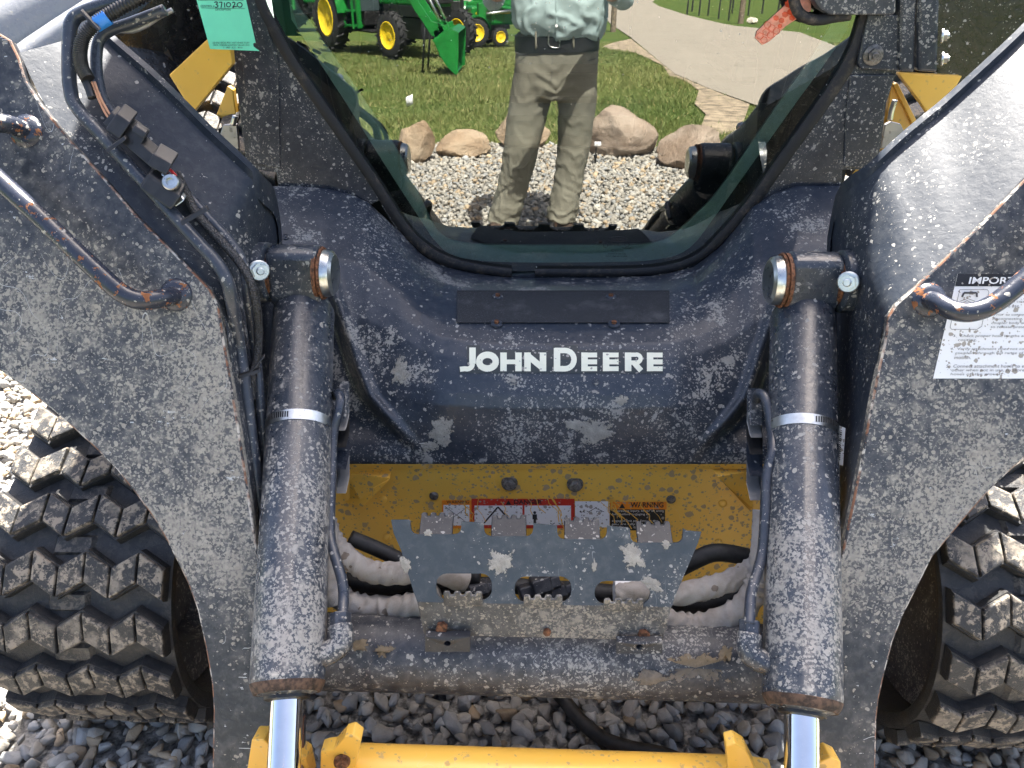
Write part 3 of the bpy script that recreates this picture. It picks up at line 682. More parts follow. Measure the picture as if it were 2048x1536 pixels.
def cowlY(u, v):
    vt = float(np.interp(u, tu, tv)); t = min(max((v-vt)/(928-vt), 0), 1)
    a = abs(u-1118); w_ = sstep(a, 200, 430)
    Y = (1-w_)*np.interp(t, *Pc)+w_*np.interp(t, *Ps)
    if v > 470:
        ul = np.interp(v, [p[1] for p in ridgeL], [p[0] for p in ridgeL]); ur = np.interp(v, [p[1] for p in ridgeR], [p[0] for p in ridgeR])
        g = sstep(v, 470, 640)*(1-.95*sstep(v, 830, 915))
        dL, dR = ul-u, u-ur                             # outside the moulded ridge the panel drops back
        for d in (dL, dR):
            Y += .045*g*sstep(d, 0, 24) - .012*g*(sstep(d, -26, -4)-sstep(d, -4, 10))
    return float(Y)
def CW(u, v): return pY(u, v, cowlY(u, v))
rows = []
vcount = 84; ucols = np.linspace(545, 1700, 190)
for i in range(vcount+1):
    row = []
    for u in ucols:
        vt = float(np.interp(u, tu, tv)); row.append(CW(u, vt+(928-vt)*i/vcount))
    rows.append(row)
b = MB(); b.grid(rows, back=(0, .012, -.004)); cowl = b.build('front_cowl', M['cowl'], LO, smooth=True)
def cowl_n(u, v):
    n = (CW(u+8, v)-CW(u-8, v)).cross(CW(u, v+8)-CW(u, v-8)).normalized(); return n if n.dot(CAM-CW(u, v)) > 0 else -n
# anti-slip strip with its four bolts
out = rrect(913, 584, 1340, 648, 9, 3)
b = MB(); rws = [[CW(u, v)+cowl_n(u, v)*.0035 for u in np.linspace(914, 1339, 30)] for v in np.linspace(584, 648, 10)]
b.grid(rws, back=(0, .003, -.002)); b.build('grip_pad', M['pad'], cowl, auto=40)
for u, v in ((995, 597), (1222, 597), (993, 650), (1228, 651)):
    MB().lathe(CW(u, v)+cowl_n(u, v)*.001, cowl_n(u, v), [(0, .0115), (.004, .0112), (.0052, .010)], 20).build('pad_washer', M['cowl'], cowl, auto=35)
    bolt('pad_bolt', CW(u, v)+cowl_n(u, v)*.005, cowl_n(u, v), .0052, M['rustb'], cowl, 0, False)
for u, v in ((1027, 762), (1192, 762), (938, 908), (1280, 908), (757, 895), (1468, 902), (572, 474)):
    MB().lathe(CW(u, v)+cowl_n(u, v)*.0005, cowl_n(u, v), [(-.001, .0072), (.0018, .0070), (.0022, .0045), (.0012, .0042), (.001, .0028), (.003, .0026), (.0033, .001)], 18).build('cowl_rivet', M['cowl'], cowl, auto=30)
# maker's lettering: cream capitals on a dark cut-out backing
letters = [('J', 921, 947, 697, 743), ('O', 956, 989, 706, 742), ('H', 1004, 1030, 706, 742), ('N', 1048, 1086, 706, 742), ('D', 1108, 1153, 698, 743), ('E', 1165, 1191, 706, 743), ('E', 1206, 1230, 706, 743), ('R', 1247, 1280, 706, 743), ('E', 1296, 1323, 706, 743)]
bk = MB(); lt = MB()
def cow_sheet(bb, u0, v0, u1, v1, lift):
    nu = max(int((u1-u0)/12), 1)+1; nv = max(int((v1-v0)/12), 1)+1
    bb.grid([[CW(u, v)+cowl_n(u, v)*lift for u in np.linspace(u0, u1, nu)] for v in np.linspace(v0, v1, nv)])
cow_sheet(bk, 918, 733, 934, 747, .0012)
cow_sheet(bk, 934, 691, 960, 747, .0012); cow_sheet(bk, 960, 700, 1106, 747, .0012); cow_sheet(bk, 1106, 691, 1156, 747, .0012); cow_sheet(bk, 1156, 700, 1326, 747, .0012)
bk.build('logo_backing', M['logok'], cowl)
cl = lambda u, v: CW(u, v)+cowl_n(u, v)*.0022
def stroke(px, wd):                                     # thick-stroked letter pieces
    px = [p for i, p in enumerate(px) if i == 0 or math.dist(p, px[i-1]) > .1]; closed = math.dist(px[0], px[-1]) < .5
    fine = []
    for p, q in zip(px, px[1:]):
        k = max(int(math.dist(p, q)/7), 1); fine += [(p[0]+(q[0]-p[0])*i/k, p[1]+(q[1]-p[1])*i/k) for i in range(k)]
    fine.append(px[-1]); n = len(fine); rows = []
    for i, p in enumerate(fine):
        a = fine[i-1] if i else (fine[-2] if closed else p); c = fine[i+1] if i < n-1 else (fine[1] if closed else p)
        dx, dy = c[0]-a[0], c[1]-a[1]; d = math.hypot(dx, dy); nx, ny = -dy/d*wd/2, dx/d*wd/2
        rows.append([cl(p[0]+nx*s, p[1]+ny*s) for s in (-1, 1)])
    lt.grid(rows)
def arc(cx, cy, rx, ry, a0, a1, n=14): return [(cx+rx*math.cos(R(a0+(a1-a0)*i/n)), cy+ry*math.sin(R(a0+(a1-a0)*i/n))) for i in range(n+1)]
W = 13
stroke([(945, 696), (945, 728)], 13); stroke(arc(934, 728, 11, 10.5, 0, 110)+[(920, 739)], 10)
stroke(arc(975, 724, 16.5, 13.5, 0, 360, 26), W)
for u in (1007, 1037): stroke([(u, 706), (u, 743)], W)
stroke([(1007, 724.5), (1037, 724.5)], 9)
for u in (1055, 1086): stroke([(u, 706), (u, 743)], W)
stroke([(1054, 711), (1087, 738)], 12)
stroke([(1114, 697), (1114, 743)], 13); stroke([(1110, 702), (1130, 702)]+arc(1130, 720, 18, 18, -90, 90)+[(1110, 738)], 11)
for u in (1169, 1212, 1300):
    stroke([(u, 706), (u, 743)], W)
    for v in (711, 724.5, 738): stroke([(u, v), (u+25, v)], 9.6)
stroke([(1256, 706), (1256, 743)], W); stroke([(1252, 710.5), (1272, 710.5)]+arc(1272, 718, 9, 8, -90, 90)+[(1252, 726)], 8.5); stroke([(1267, 725), (1282, 742)], 11)
lt.build('logo_lettering', M['logo'], cowl)

# ---- yellow cross frame behind the step
CF = lambda u, v: pY(u, v, 1.212 if v < 1035 else 1.212-.0001*(v-1035))
rows = [[CF(u, v) for u in np.linspace(560, 1640, 30)] for v in (916, 925, 935, 980, 1035, 1090, 1150, 1215, 1260)]
b = MB(); b.grid(rows, back=(0, .02, 0)); frame = b.build('cross_frame', M['yel'], LO, auto=40)
b = MB(); b.grid([[pY(u, v, y) for u in np.linspace(680, 1515, 12)] for v, y in ((921, 1.206), (929, 1.202), (938, 1.2065))], back=(0, .01, 0)); b.build('frame_lip', M['yel'], frame, auto=40)
for px, l0 in (([(690, 946), (782, 944), (785, 950), (732, 1003), (690, 1002)], .004), ([(1424, 936), (1505, 938), (1505, 1016), (1490, 1010), (1428, 944)], .004)):
    n = Vector((0, -1, .25)); P = [CF(u, v)+Vector((0, -.004, 0)) for u, v in px]
    P[2 if px[0][0] < 1000 else 3] += Vector((0, -.025, .01)); P[3 if px[0][0] < 1000 else 4] += Vector((0, -.025, .01))
    MB().prism(P, (0, .006, 0)).build('gusset', M['yel'], frame, bevel=.0012)
for u, v in ((1019, 965), (1150, 967)): bolt('frame_bolt', CF(u, v)+Vector((0, -.001, 0)), (0, -1, .35), .0115, M['bsteel'], frame, 1.4, True, .3)
for u, v, r in ((868, 991, .0095), (1342, 998, .0095), (766, 998, .0085), (1445, 1006, .0085), (775, 1074, .0085), (1437, 1084, .0085)):
    MB().lathe(CF(u, v), (0, -1, .1), [(-.001, r), (.003, r*.96), (.005, r*.7), (.0055, r*.3)], 18).build('plug', M['bsteel'] if r > .009 else M['yel'], frame, auto=35)
# warning labels
def Lb(name, polys, mat, lift=.0012):
    b = MB()
    for px in polys: sheet_on(b, px, CF, lift)
    return b.build(name, M[mat], frame)
qd = box_quad
Lb('danger_label', [qd(943, 997, 1149, 1056)], 'dred'); Lb('danger_panel', [qd(949, 1010, 1045, 1049), qd(1049, 1010, 1142, 1049)], 'dwhite', .0018)
Lb('warning_label', [qd(884, 1000, 943, 1056)], 'dorange'); Lb('warning_panel', [qd(887, 1009, 939, 1050)], 'dwhite', .0018)
Lb('pinch_label', [qd(1150, 1002, 1219, 1054)], 'dwhite'); Lb('warning_header', [qd(1220, 1003, 1333, 1018)], 'dorange'); Lb('warning_text_panel', [qd(1220, 1018, 1330, 1060)], 'dblack')
b = MB(); LF = .0026
text_on(b, 'DANGER', qd(1028, 999.5, 1084, 1008.5), CF, LF, bold=.02); text_on(b, 'WARNING', qd(1261, 1004.5, 1327, 1015), CF, LF, bold=.02); text_on(b, 'WARNING', qd(893, 1001, 938, 1007), CF, LF)
b.add([CF(u, v)+Vector((0, -LF, 0)) for u, v in ((1011, 1008), (1017, 999), (1023, 1008))], [[0, 1, 2]]); b.add([CF(u, v)+Vector((0, -LF, 0)) for u, v in ((1238, 1015), (1244, 1005), (1250, 1015))], [[0, 1, 2]])
line_on(b, [(968, 1046), (996, 1014), (1024, 1046)], CF, LF, 3.2)
def machine(u, v, s, arm=1):                            # little side view of a loader
    line_on(b, [(u, v), (u+9*s, v), (u+9*s, v-12*s), (u+22*s, v-12*s), (u+22*s, v-4*s), (u+30*s, v-3*s), (u+30*s, v+5*s), (u, v+5*s)], CF, LF, 1.1, True)
    for du in (5, 23): line_on(b, arc(u+du*s, v+6*s, 5*s, 5*s, 0, 360, 12), CF, LF, 1.3)
    if arm: line_on(b, [(u+28*s, v-10*s), (u+6*s, v-20*s), (u-12*s, v-10*s), (u-16*s, v-13*s)], CF, LF, 1.1)
machine(1100, 1038, .95); machine(906, 1030, .75); machine(1186, 1032, .8); machine(984, 1040, .6, 0)
b.add([CF(u, v)+Vector((0, -LF, 0)) for u, v in ((1065, 1027), (1074, 1027), (1074, 1037), (1072, 1037), (1072, 1046), (1067, 1046), (1067, 1037), (1065, 1037))], [list(range(8))])
b.add([CF(u, v)+Vector((0, -LF, 0)) for u, v in arc(1069.5, 1023.5, 3, 3, 0, 360, 10)[:-1]], [list(range(10))])
line_on(b, [(1078, 1036), (1092, 1036)], CF, LF, 1.6); line_on(b, [(1081, 1033), (1078, 1036), (1081, 1039)], CF, LF, 1.3); line_on(b, [(1089, 1033), (1092, 1036), (1089, 1039)], CF, LF, 1.3)
line_on(b, [(1160, 1022), (1166, 1030), (1158, 1036), (1164, 1044)], CF, LF, 3); line_on(b, [(1166, 1022), (1174, 1030)], CF, LF, 2.2)
line_on(b, [(890, 1013), (936, 1047)], CF, LF, 1); line_on(b, [(936, 1013), (890, 1047)], CF, LF, 1)
b.build('label_print', M['ink'], frame)['kind'] = 'stuff'
b = MB()
for k, s in enumerate(('To prevent injury, lower lift arms', 'fully before engaging or', 'disengaging attachment', 'engagement pin. Ensure the', 'pins are fully', 'operation.')):
    w_ = (103, 76, 71, 92, 46, 34)[k]; text_on(b, s, qd(1224, 1019.5+k*6.6, 1224+w_, 1025+k*6.6), CF, LF, align='LEFT')
b.build('label_text', M['dwhite'], frame)['kind'] = 'stuff'
# peeled streaks across the labels
b = MB(); r_ = random.Random(4)
for k in range(17):
    u = r_.choice([r_.uniform(890, 1010), r_.uniform(1040, 1110), r_.uniform(1195, 1240), r_.uniform(1225, 1300)]); v = r_.uniform(988, 1005); pts = [(u, v)]
    for _ in range(r_.randint(3, 6)): u += r_.uniform(-3, 14); v += r_.uniform(6, 14); pts.append((u, min(v, 1058)))
    line_on(b, pts, CF, .0032, r_.uniform(.9, 2.6))
b.build('peeled_streak', M['yel'], frame)['kind'] = 'stuff'

# ---- cross tube between the arms
P0 = pY(560, 1303, .85); P1 = pY(1650, 1326, .85); zc = (P0.z+P1.z)/2-.0; rt = .060
b = MB(); b.lathe((P0.x, .85, zc), (1, 0, 0), [(0, rt), (P1.x-P0.x, rt)], 40); xt = b.build('cross_tube', M['tube'], LO, auto=35)
# ---- step
SP = Plane(pY(1080, 1180, .835), (0, -.84, .54)); S = SP.hit
def notch(a, c, va, vb, r=13):
    return [(a, va), (a+1, vb-r)] + [(a+1+r*(1-math.cos(R(t))), vb-r*(1-math.sin(R(t)))) for t in (30, 60, 90)] + [(c-1-r*(1-math.cos(R(t))), vb-r*(1-math.sin(R(t)))) for t in (90, 60, 30)] + [(c-1, vb-r), (c, va)]
top = [(782, 1040), (817, 1040)] + notch(820, 923, 1043, 1069) + notch(967, 1067, 1047, 1073) + notch(1114, 1215, 1052, 1079) + notch(1260, 1367, 1057, 1086) + [(1374, 1062), (1403, 1064)]
outl = top + [(1396, 1086), (1352, 1188), (1343, 1214), (834, 1203), (826, 1180), (802, 1100), (787, 1066)]
def win(u0, u1, v0, v1): return rrect(u0, v0, u1, v1, 22, 4)
wins = [win(872, 984, 1147, 1201), win(1029, 1143, 1153, 1205), win(1189, 1301, 1162, 1209)]
step = plate('step', outl, S, .007, M['step'], LO, wins, bevel=.0016, edge=M['edge'])
n = SP.n; fold = [S(834, 1203), S(1343, 1214)]
lowL, lowR = pY(848, 1270, fold[0].y-.012), pY(1326, 1281, fold[1].y-.012)
nn = (lowR-fold[0]).cross(fold[1]-lowL).normalized(); nn = nn if nn.dot(CAM-lowL) > 0 else -nn
low = MB(); 
low.prism([fold[0], fold[1], lowR, lowL], -nn*.007)
low.build('step_skirt', M['stepm'], step, bevel=.0012)
def SK(u, v):
    return Plane(lowL, nn).hit(u, v)
for u, v in ((884, 1252), (1287, 1267), (1094, 1262)):
    bolt('step_bolt', SK(u, v), nn, .009 if u != 1094 else .006, M['rustb'], step, 0, False, .5)
# serrated treads: a lip standing up behind every notch and window
def tread(u0, u1, vt, vb, depth, mat):
    m = 4; wd = (u1-u0)/(m*2-1); prof = []
    for k in range(m*2-1):
        ua, ub = u0+wd*k, u0+wd*(k+1)
        if k % 2 == 0: prof += [(ua-wd*.12, vt+2), (ua+wd*.15, vt), (ub-wd*.15, vt), (ub+wd*.12, vt+2)]
        else: prof += [(ua+wd*.18, vt+7), (ub-wd*.18, vt+7)]
    Pb = [S(u, v)+n*depth[0] for u, v in prof]; lo = [S(u1+2, vb)+n*depth[1], S(u0-2, vb)+n*depth[1]]
    b = MB(); b.prism(Pb+lo, -n*.007); b.build('tread_lip', M[mat], step, bevel=.0018, auto=40)
for (u0, u1, vt, vb) in ((838, 902, 1030, 1074), (983, 1051, 1035, 1078), (1131, 1200, 1040, 1084), (1278, 1346, 1048, 1092)): tread(u0, u1, vt, vb, (-.030, -.002), 'lip')
for (u0, u1, vt, vb) in ((890, 964, 1179, 1212), (1049, 1123, 1186, 1216), (1208, 1284, 1193, 1222)): tread(u0, u1, vt, vb, (.014, .002), 'stepm')
for u0, u1, v0, v1 in ((850, 940, 1274, 1304), (1233, 1325, 1284, 1308)):
    P = [pY(u0, v0, .796), pY(u1, v0, .796), pY(u1, v1, .790), pY(u0, v1, .790)]
    b = MB(); hc = ((u0+u1)/2, (v0+v1)/2-2); hole = [pY(u, v, .793) for u, v in arc(hc[0], hc[1], 7, 5, 0, 360, 12)[:-1]]
    b.holed(P, [hole], (0, .012, 0)); b.build('mount_tab', M['lip'], xt, bevel=.001)
# cakes of dried mud
def clod(u, v, ru, rv, surf, nrm, parent, mat='clod', seed=0, ang=0):
    n = 40; P = []; c = surf(u, v)
    for k in range(n):
        a = 2*math.pi*k/n; w_ = 1+.55*mn.fractal(Vector((math.cos(a)*1.6+seed*3.1, math.sin(a)*1.6, seed)), .8, 2.0, 5); x, y = ru*w_*math.cos(a), rv*w_*math.sin(a)
        P.append(surf(u+x*math.cos(ang)-y*math.sin(ang), v+x*math.sin(ang)+y*math.cos(ang)))
    nn_ = lambda p: (nrm(p) if callable(nrm) else nrm)
    b = MB(); P = [c+(p-c)*1.25 for p in P]; inner = [c.lerp(p, .6)+nn_(p)*.0018 for p in P]; rim_ = [p+nn_(p)*.0004 for p in P]
    b.add(rim_+inner+[c+nn_(c)*.003], [[i, (i+1) % n, (i+1) % n+n, i+n] for i in range(n)]+[[i+n, (i+1) % n+n, 2*n] for i in range(n)])
    o = b.build('mud_crust', M[mat], parent, smooth=True); at = o.data.attributes.new('core', 'FLOAT', 'POINT')
    at.data.foreach_set('value', [0.0]*n+[.55]*n+[1.0]); return o
for a_ in ((1000, 1124, 26, 20, 1), (1268, 1112, 20, 30, 2, -.6), (1306, 1168, 22, 12, 3, .5), (1188, 1132, 5, 12, 4), (856, 1066, 8, 7, 5), (812, 1128, 10, 20, 6, -.4), (1330, 1090, 12, 8, 7)):
    clod(*a_[:4], S, SP.n, step, seed=a_[4], ang=a_[5] if len(a_) > 5 else 0)
TB = lambda u, v: pY(u, v, .85-math.sqrt(max(rt*rt-((pY(u, v, .80).z-zc)*.93)**2, 0)) if abs(pY(u, v, .80).z-zc) < rt else .80)
for a_ in ((1390, 1335, 62, 26, 11), (1300, 1352, 34, 14, 12), (765, 1302, 20, 14, 13), (720, 1290, 16, 13, 14), (1450, 1308, 14, 16, 15)):
    clod(*a_[:4], TB, Vector((0, -.8, .6)), xt, 'clodb', seed=a_[4])
for a_ in ((1190, 862, 34, 20, 21), (1150, 850, 20, 12, 22), (1245, 800, 14, 10, 23), (882, 862, 22, 30, 24), (860, 890, 16, 12, 25), (800, 745, 18, 24, 26)):
    clod(*a_[:4], CW, lambda p: Vector((0, -.8, .6)), cowl, seed=a_[4])
# ---- hoses in woven sleeves
def sleeve(pts, r, k=1.0, name='hose_sleeve', mat='sleeve', wr=.16):
    ph = random.uniform(0, 6)
    def f(t):                                           # gathered cloth: pinched folds that wander round the hose
        def g(a):
            w1 = mn.noise(Vector((t*6*k+ph, math.cos(a)*.6, math.sin(a)*.6))); q_ = math.sin(t*38*k+ph+4.5*w1+1.2*math.sin(a+ph))
            return r*(1+wr*(.55*(1-2*math.sqrt(q_*q_+.03))+.55*w1))
        return g
    return MB().tube(pts, f, 28, 20).build(name, M[mat], LO, smooth=True)
Yh = .93
sleeve([pY(650, 1040, .98), pY(662, 1075, .97), pY(690, 1112, .95), pY(740, 1142, .935), pY(800, 1146, .93), pY(860, 1140, .93), pY(930, 1165, .94)], .0185)
sleeve([pY(650, 1120, .95), pY(664, 1175, .93), pY(700, 1206, .91), pY(760, 1218, .90), pY(815, 1212, .895), pY(880, 1195, .90)], .0200, .9, wr=.22)
sleeve([pY(1540, 1080, .98), pY(1515, 1128, .95), pY(1470, 1158, .935), pY(1410, 1178, .925), pY(1350, 1190, .92), pY(1290, 1185, .925), pY(1235, 1190, .93)], .0185)
sleeve([pY(1532, 1095, .95), pY(1520, 1150, .925), pY(1495, 1205, .905), pY(1440, 1240, .89), pY(1375, 1252, .885), pY(1310, 1240, .89)], .0210, .9, wr=.22)
sleeve([pY(652, 1040, .96), pY(656, 1100, .935), pY(658, 1160, .915), pY(672, 1205, .90)], .017, .5, wr=.08)
sleeve([pY(1524, 1020, .99), pY(1522, 1070, .965), pY(1518, 1120, .94)], .015, .5, wr=.06)
for pts, r in (([(690, 1160), (760, 1172), (840, 1160), (960, 1150)], .016), ([(1520, 1180), (1440, 1205), (1360, 1212), (1240, 1190), (1100, 1180)], .017), ([(560, 1190), (680, 1196), (800, 1180), (1000, 1170), (1160, 1190)], .014), ([(700, 1075), (790, 1115), (900, 1180)], .013), ([(1520, 1120), (1440, 1105), (1390, 1120), (1300, 1170)], .015)):
    MB().tube([pY(u, v, .985) for u, v in pts], r, 14, 8).build('hydraulic_hose', M['rubber'], LO, smooth=True)
for u, v, r in ((1085, 1172, .022), (1060, 1182, .016), (1115, 1185, .018), (1100, 1200, .02), (960, 1180, .018)):
    MB().lathe(pY(u, v, .97), (.9, .3, .1), [(-.02, r*.7), (-.018, r), (.012, r), (.014, r*.75), (.03, r*.75)], 6).build('valve_fitting', M['dark'], LO, bevel=.002)
MB().lathe(pY(1228, 1182, .955), (1, 0, -.02), [(0, .021), (.055, .021), (.057, .019)], 22).build('hose_ferrule', M['dwhite'], LO, auto=35)
b = MB(); hs = lambda u, v: pY(u, v, .932); text_on(b, '1780 P S I', [(1296, 1184), (1262, 1184), (1262, 1178), (1296, 1178)], hs, .001); text_on(b, '9226', [(1296, 1194), (1280, 1194), (1280, 1189), (1296, 1189)], hs, .001); b.build('hose_print', M['ink'], LO)
# ---- yellow attachment coupler along the bottom
QA = Vector((0, .70, .27))
p0, p1 = pY(700, 1560, .70), pY(1458, 1580, .70); zq = (p0.z+p1.z)/2
b = MB(); b.lathe((p0.x, .70, zq), (1, 0, 0), [(0, .050), (p1.x-p0.x, .050)], 40); qa = b.build('attachment_coupler', M['yelq'], LO, auto=35)
for px, y, t in (([(641, 1505), (652, 1502), (668, 1500), (690, 1474), (706, 1470), (722, 1482), (706, 1560), (640, 1560)], .672, .022), ([(1452, 1492), (1470, 1487), (1492, 1500), (1512, 1540), (1545, 1545), (1545, 1580), (1462, 1580)], .672, .022)):
    MB().prism([pY(u, v, y) for u, v in px], (0, t, 0)).build('coupler_flange', M['yelq'], qa, bevel=.002)
for px, y in (([(492, 1552), (503, 1480), (528, 1480), (540, 1490), (536, 1556)], .655), ([(588, 1500), (612, 1516), (622, 1560), (590, 1560)], .70), ([(1636, 1526), (1662, 1514), (1682, 1524), (1684, 1570), (1634, 1570)], .655)):
    MB().prism([pY(u, v, y) for u, v in px], (0, .03, -.01)).build('rod_bracket', M['yelq'], qa, bevel=.002)
MB().abox(p0.x-.05, p1.x+.05, .690, .715, .03, zq).build('coupler_shade_plate', M['yelq'], qa, bevel=.004)  # unseen lower plate, added to keep light off the gravel behind
bolt('coupler_bolt', pY(684, 1523, .668), (.25, -1, .3), .009, M['rustb'], qa, 1.3)
MB().tube([pz(1105, 1375, .05), pz(1128, 1400, .03), pz(1160, 1440, .026), pz(1205, 1476, .026), pz(1260, 1496, .026), pz(1330, 1510, .026), pz(1400, 1540, .024)], .0135, 14, 8).build('ground_hose', M['rubber'], LO, smooth=True)
# rod ends and the side frames that carry coupler, rods and arm tips (just below the picture)
for c in (cL, cR):
    barrel, P0_, P1_, ax_, r_c = c; E_ = P1_+ax_*.235
    MB().lathe(E_-Vector((.022, 0, 0)), (1, 0, 0), [(0, .034), (.044, .034)], 24).build('rod_eye', M['yelq'], barrel, bevel=.002)
    for dx in (-.045, .030):
        MB().prism([(E_.x+dx, y, z) for y, z in ((E_.y-.05, E_.z-.05), (E_.y-.05, E_.z+.035), (E_.y+.03, E_.z+.035), (.64, .262), (.70, .205), (.70, .03), (.60, .03))], (.015, 0, 0)).build('coupler_side_frame', M['yelq'], qa, bevel=.002)
    MB().lathe(E_-Vector((.06, 0, 0)), (1, 0, 0), [(0, .016), (.12, .016)], 18).build('rod_pin', M['zinc'], qa, auto=35)
# ---- cab front, door glass and seal
G = lambda u, v: GLASS.hit(u, v)
def Goff(d): return Plane(GLASS.p - GLASS.n*d, GLASS.n).hit
seal_o = [(500, -60), (514, 0), (534, 44), (579, 126), (661, 246), (736, 355), (801, 455), (842, 499), (886, 525), (945, 540), (1023, 550), (1070, 549), (1220, 549), (1320, 544), (1390, 524), (1442, 484), (1510, 408), (1578, 312), (1664, 193), (1712, 113), (1738, 40), (1760, -60)]
seal_i = [(518, -60), (532, 0), (550, 40), (594, 120), (676, 240), (750, 348), (814, 446), (852, 486), (892, 510), (948, 526), (1023, 536), (1070, 537), (1220, 537), (1318, 532), (1384, 513), (1430, 474), (1494, 400), (1562, 304), (1644, 188), (1692, 108), (1716, 38), (1738, -60)]
so_ = smooth_path([Vector((u, v, 0)) for u, v in seal_o], 5); si_ = smooth_path([Vector((u, v, 0)) for u, v in seal_i], 5)
sw_ = [a+(a-c)*.35 for a, c in zip(so_, si_)]
top_o = [(505, -330), (1770, -330)]
F0 = Goff(-.006)
# cab front frame: a plate with the door opening cut out
edgeL = [(452, -330), (450, -60), (455, 0), (470, 150), (493, 336), (552, 345), (556, 374), (600, 376), (650, 380), (705, 392), (740, 410)]
edgeR = [(1800, -330), (1800, 60), (1794, 141), (1773, 205), (1761, 296), (1750, 332), (1738, 340), (1685, 339), (1682, 373), (1594, 374), (1550, 389), (1505, 416)]
path = [(p.x, p.y) for p in so_]
iL = min(range(len(path)), key=lambda i: abs(path[i][0]-762)+abs(path[i][1]-398)); iR = min(range(len(path)), key=lambda i: abs(path[i][0]-1498)+abs(path[i][1]-424))
cab = MB(); PL = [F0(u, v) for u, v in edgeL + [path[i] for i in range(iL, -1, -1)] + [(505, -330)]]
PR = [F0(u, v) for u, v in [(1770, -330)] + [path[i] for i in range(len(path)-1, iR-1, -1)] + edgeR[::-1]]
back = -GLASS.n*.016
obL = MB().prism(PL, back).build('cab_frame', M['cab'], LO, bevel=.002)
MB().prism(PR, back).build('frame_panel', M['cab'], obL, bevel=.002)
lowrim = [path[i] for i in range(iL, iR+1)]
MB().grid([[F0(u, v) for u, v in lowrim], [F0(u, v+14) for u, v in lowrim]], back=back).build('frame_sill', M['cab'], obL)
MB().prism([F0(505, -330), F0(1770, -330), F0(1780, -520), F0(495, -520)], back).build('frame_header', M['cab'], obL)
for px in ([(556, 372), (640, 375), (700, 386), (745, 408), (742, 414), (698, 394), (640, 384), (557, 383)], [(1682, 369), (1600, 369), (1552, 384), (1506, 410), (1509, 417), (1556, 392), (1602, 379), (1682, 379)]):
    MB().prism([Goff(-.004)(u, v) for u, v in px], back*.6).build('frame_gasket', M['seal'], obL, bevel=.001)
# pillar seams: the folded outer strip of each pillar stands proud
for px in ([(470, -200), (474, 0), (487, 150), (500, 326), (548, 334), (560, 335), (556, 126), (520, 10), (496, -60), (496, -200)],):
    MB().prism([Goff(-.0095)(u, v) for u, v in px], back*.3).build('pillar_cover', M['cab'], obL, bevel=.0015)
MB().prism([Goff(-.010)(u, v) for u, v in [(1700, 150), (1792, 148), (1770, 205), (1758, 296), (1746, 330), (1734, 336), (1688, 334), (1690, 240)]], back*.3).build('pillar_cover', M['cab'], obL, bevel=.003)
# door: glass, seal
def glass_mat():
    m = NT('tinted_door_glass'); P = m.pos()
    tr = m.n('BsdfTransparent'); m.set(tr.inputs[0], (.62, .80, .74)); gl = m.n('BsdfGlossy'); m.set(gl.inputs[0], (.97, 1.0, .97)); gl.inputs['Roughness'].default_value = 0.0
    lw = m.n('Fresnel'); lw.inputs[0].default_value = 1.5
    f = m.math('ADD', m.math('MULTIPLY', lw.outputs[0], 1.2), .175)
    mx = m.n('MixShader'); m.set(mx.inputs[0], f); m.t.links.new(tr.outputs[0], mx.inputs[1]); m.t.links.new(gl.outputs[0], mx.inputs[2])
    df = m.n('BsdfDiffuse'); m.set(df.inputs[0], (.55, .55, .50))
    ds = m.mx(m.math('MULTIPLY', m.spots(m.warp(P, 260, .003), 110, .22, .35), .6), m.math('MULTIPLY', m.ramp(m.noise(P, 3, 6, .7), .45, .8), .018))
    mx2 = m.n('MixShader'); m.set(mx2.inputs[0], ds); m.t.links.new(mx.outputs[0], mx2.inputs[1]); m.t.links.new(df.outputs[0], mx2.inputs[2])
    m.t.links.new(mx2.outputs[0], m.out.inputs[0]); return m.m
def clear_mat():
    m = NT('glass_back_face'); tr = m.n('BsdfTransparent'); m.set(tr.inputs[0], (.97, .99, .98)); m.t.links.new(tr.outputs[0], m.out.inputs[0]); return m.m
mid_ = [((a.x*.45+c.x*.55), (a.y*.45+c.y*.55)) for a, c in zip(so_, si_)]
gp = [G(u, v) for u, v in mid_] + [G(1745, -330), G(512, -330)]
n_ = len(gp); gv = gp + [p-GLASS.n*.005 for p in gp]
me = mesh('door_glass', gv, [list(range(n_))[::-1], [n_+i for i in range(n_)]] + [[i, i+n_, (i+1) % n_+n_, (i+1) % n_] for i in range(n_)])
bm = bmesh.new(); bm.from_mesh(me); bmesh.ops.recalc_face_normals(bm, faces=bm.faces); bm.to_mesh(me); bm.free()
door = link('door', me, [glass_mat(), clear_mat()], LO)
for p in me.polygons: p.material_index = 0 if p.normal.dot(GLASS.n) > .9 else 1
def seal_strip(i0, i1):
    rows = []
    for i in range(i0, i1):
        o_, q = sw_[i], si_[i]; m_ = ((o_.x+q.x)/2, (o_.y+q.y)/2)
        rows.append([Goff(-.0065)(o_.x, o_.y), Goff(-.0125)(o_.x*.92+q.x*.08, o_.y*.92+q.y*.08), Goff(-.0155)(*m_), Goff(-.012)(o_.x*.1+q.x*.9, o_.y*.1+q.y*.9), Goff(.001)(q.x, q.y)])
    MB().loft(rows).build('door_seal', M['seal'], door, auto=50)
gap = [i for i in range(len(so_)) if 1028 < so_[i].x < 1068]
seal_strip(0, 51); seal_strip(55, len(so_))
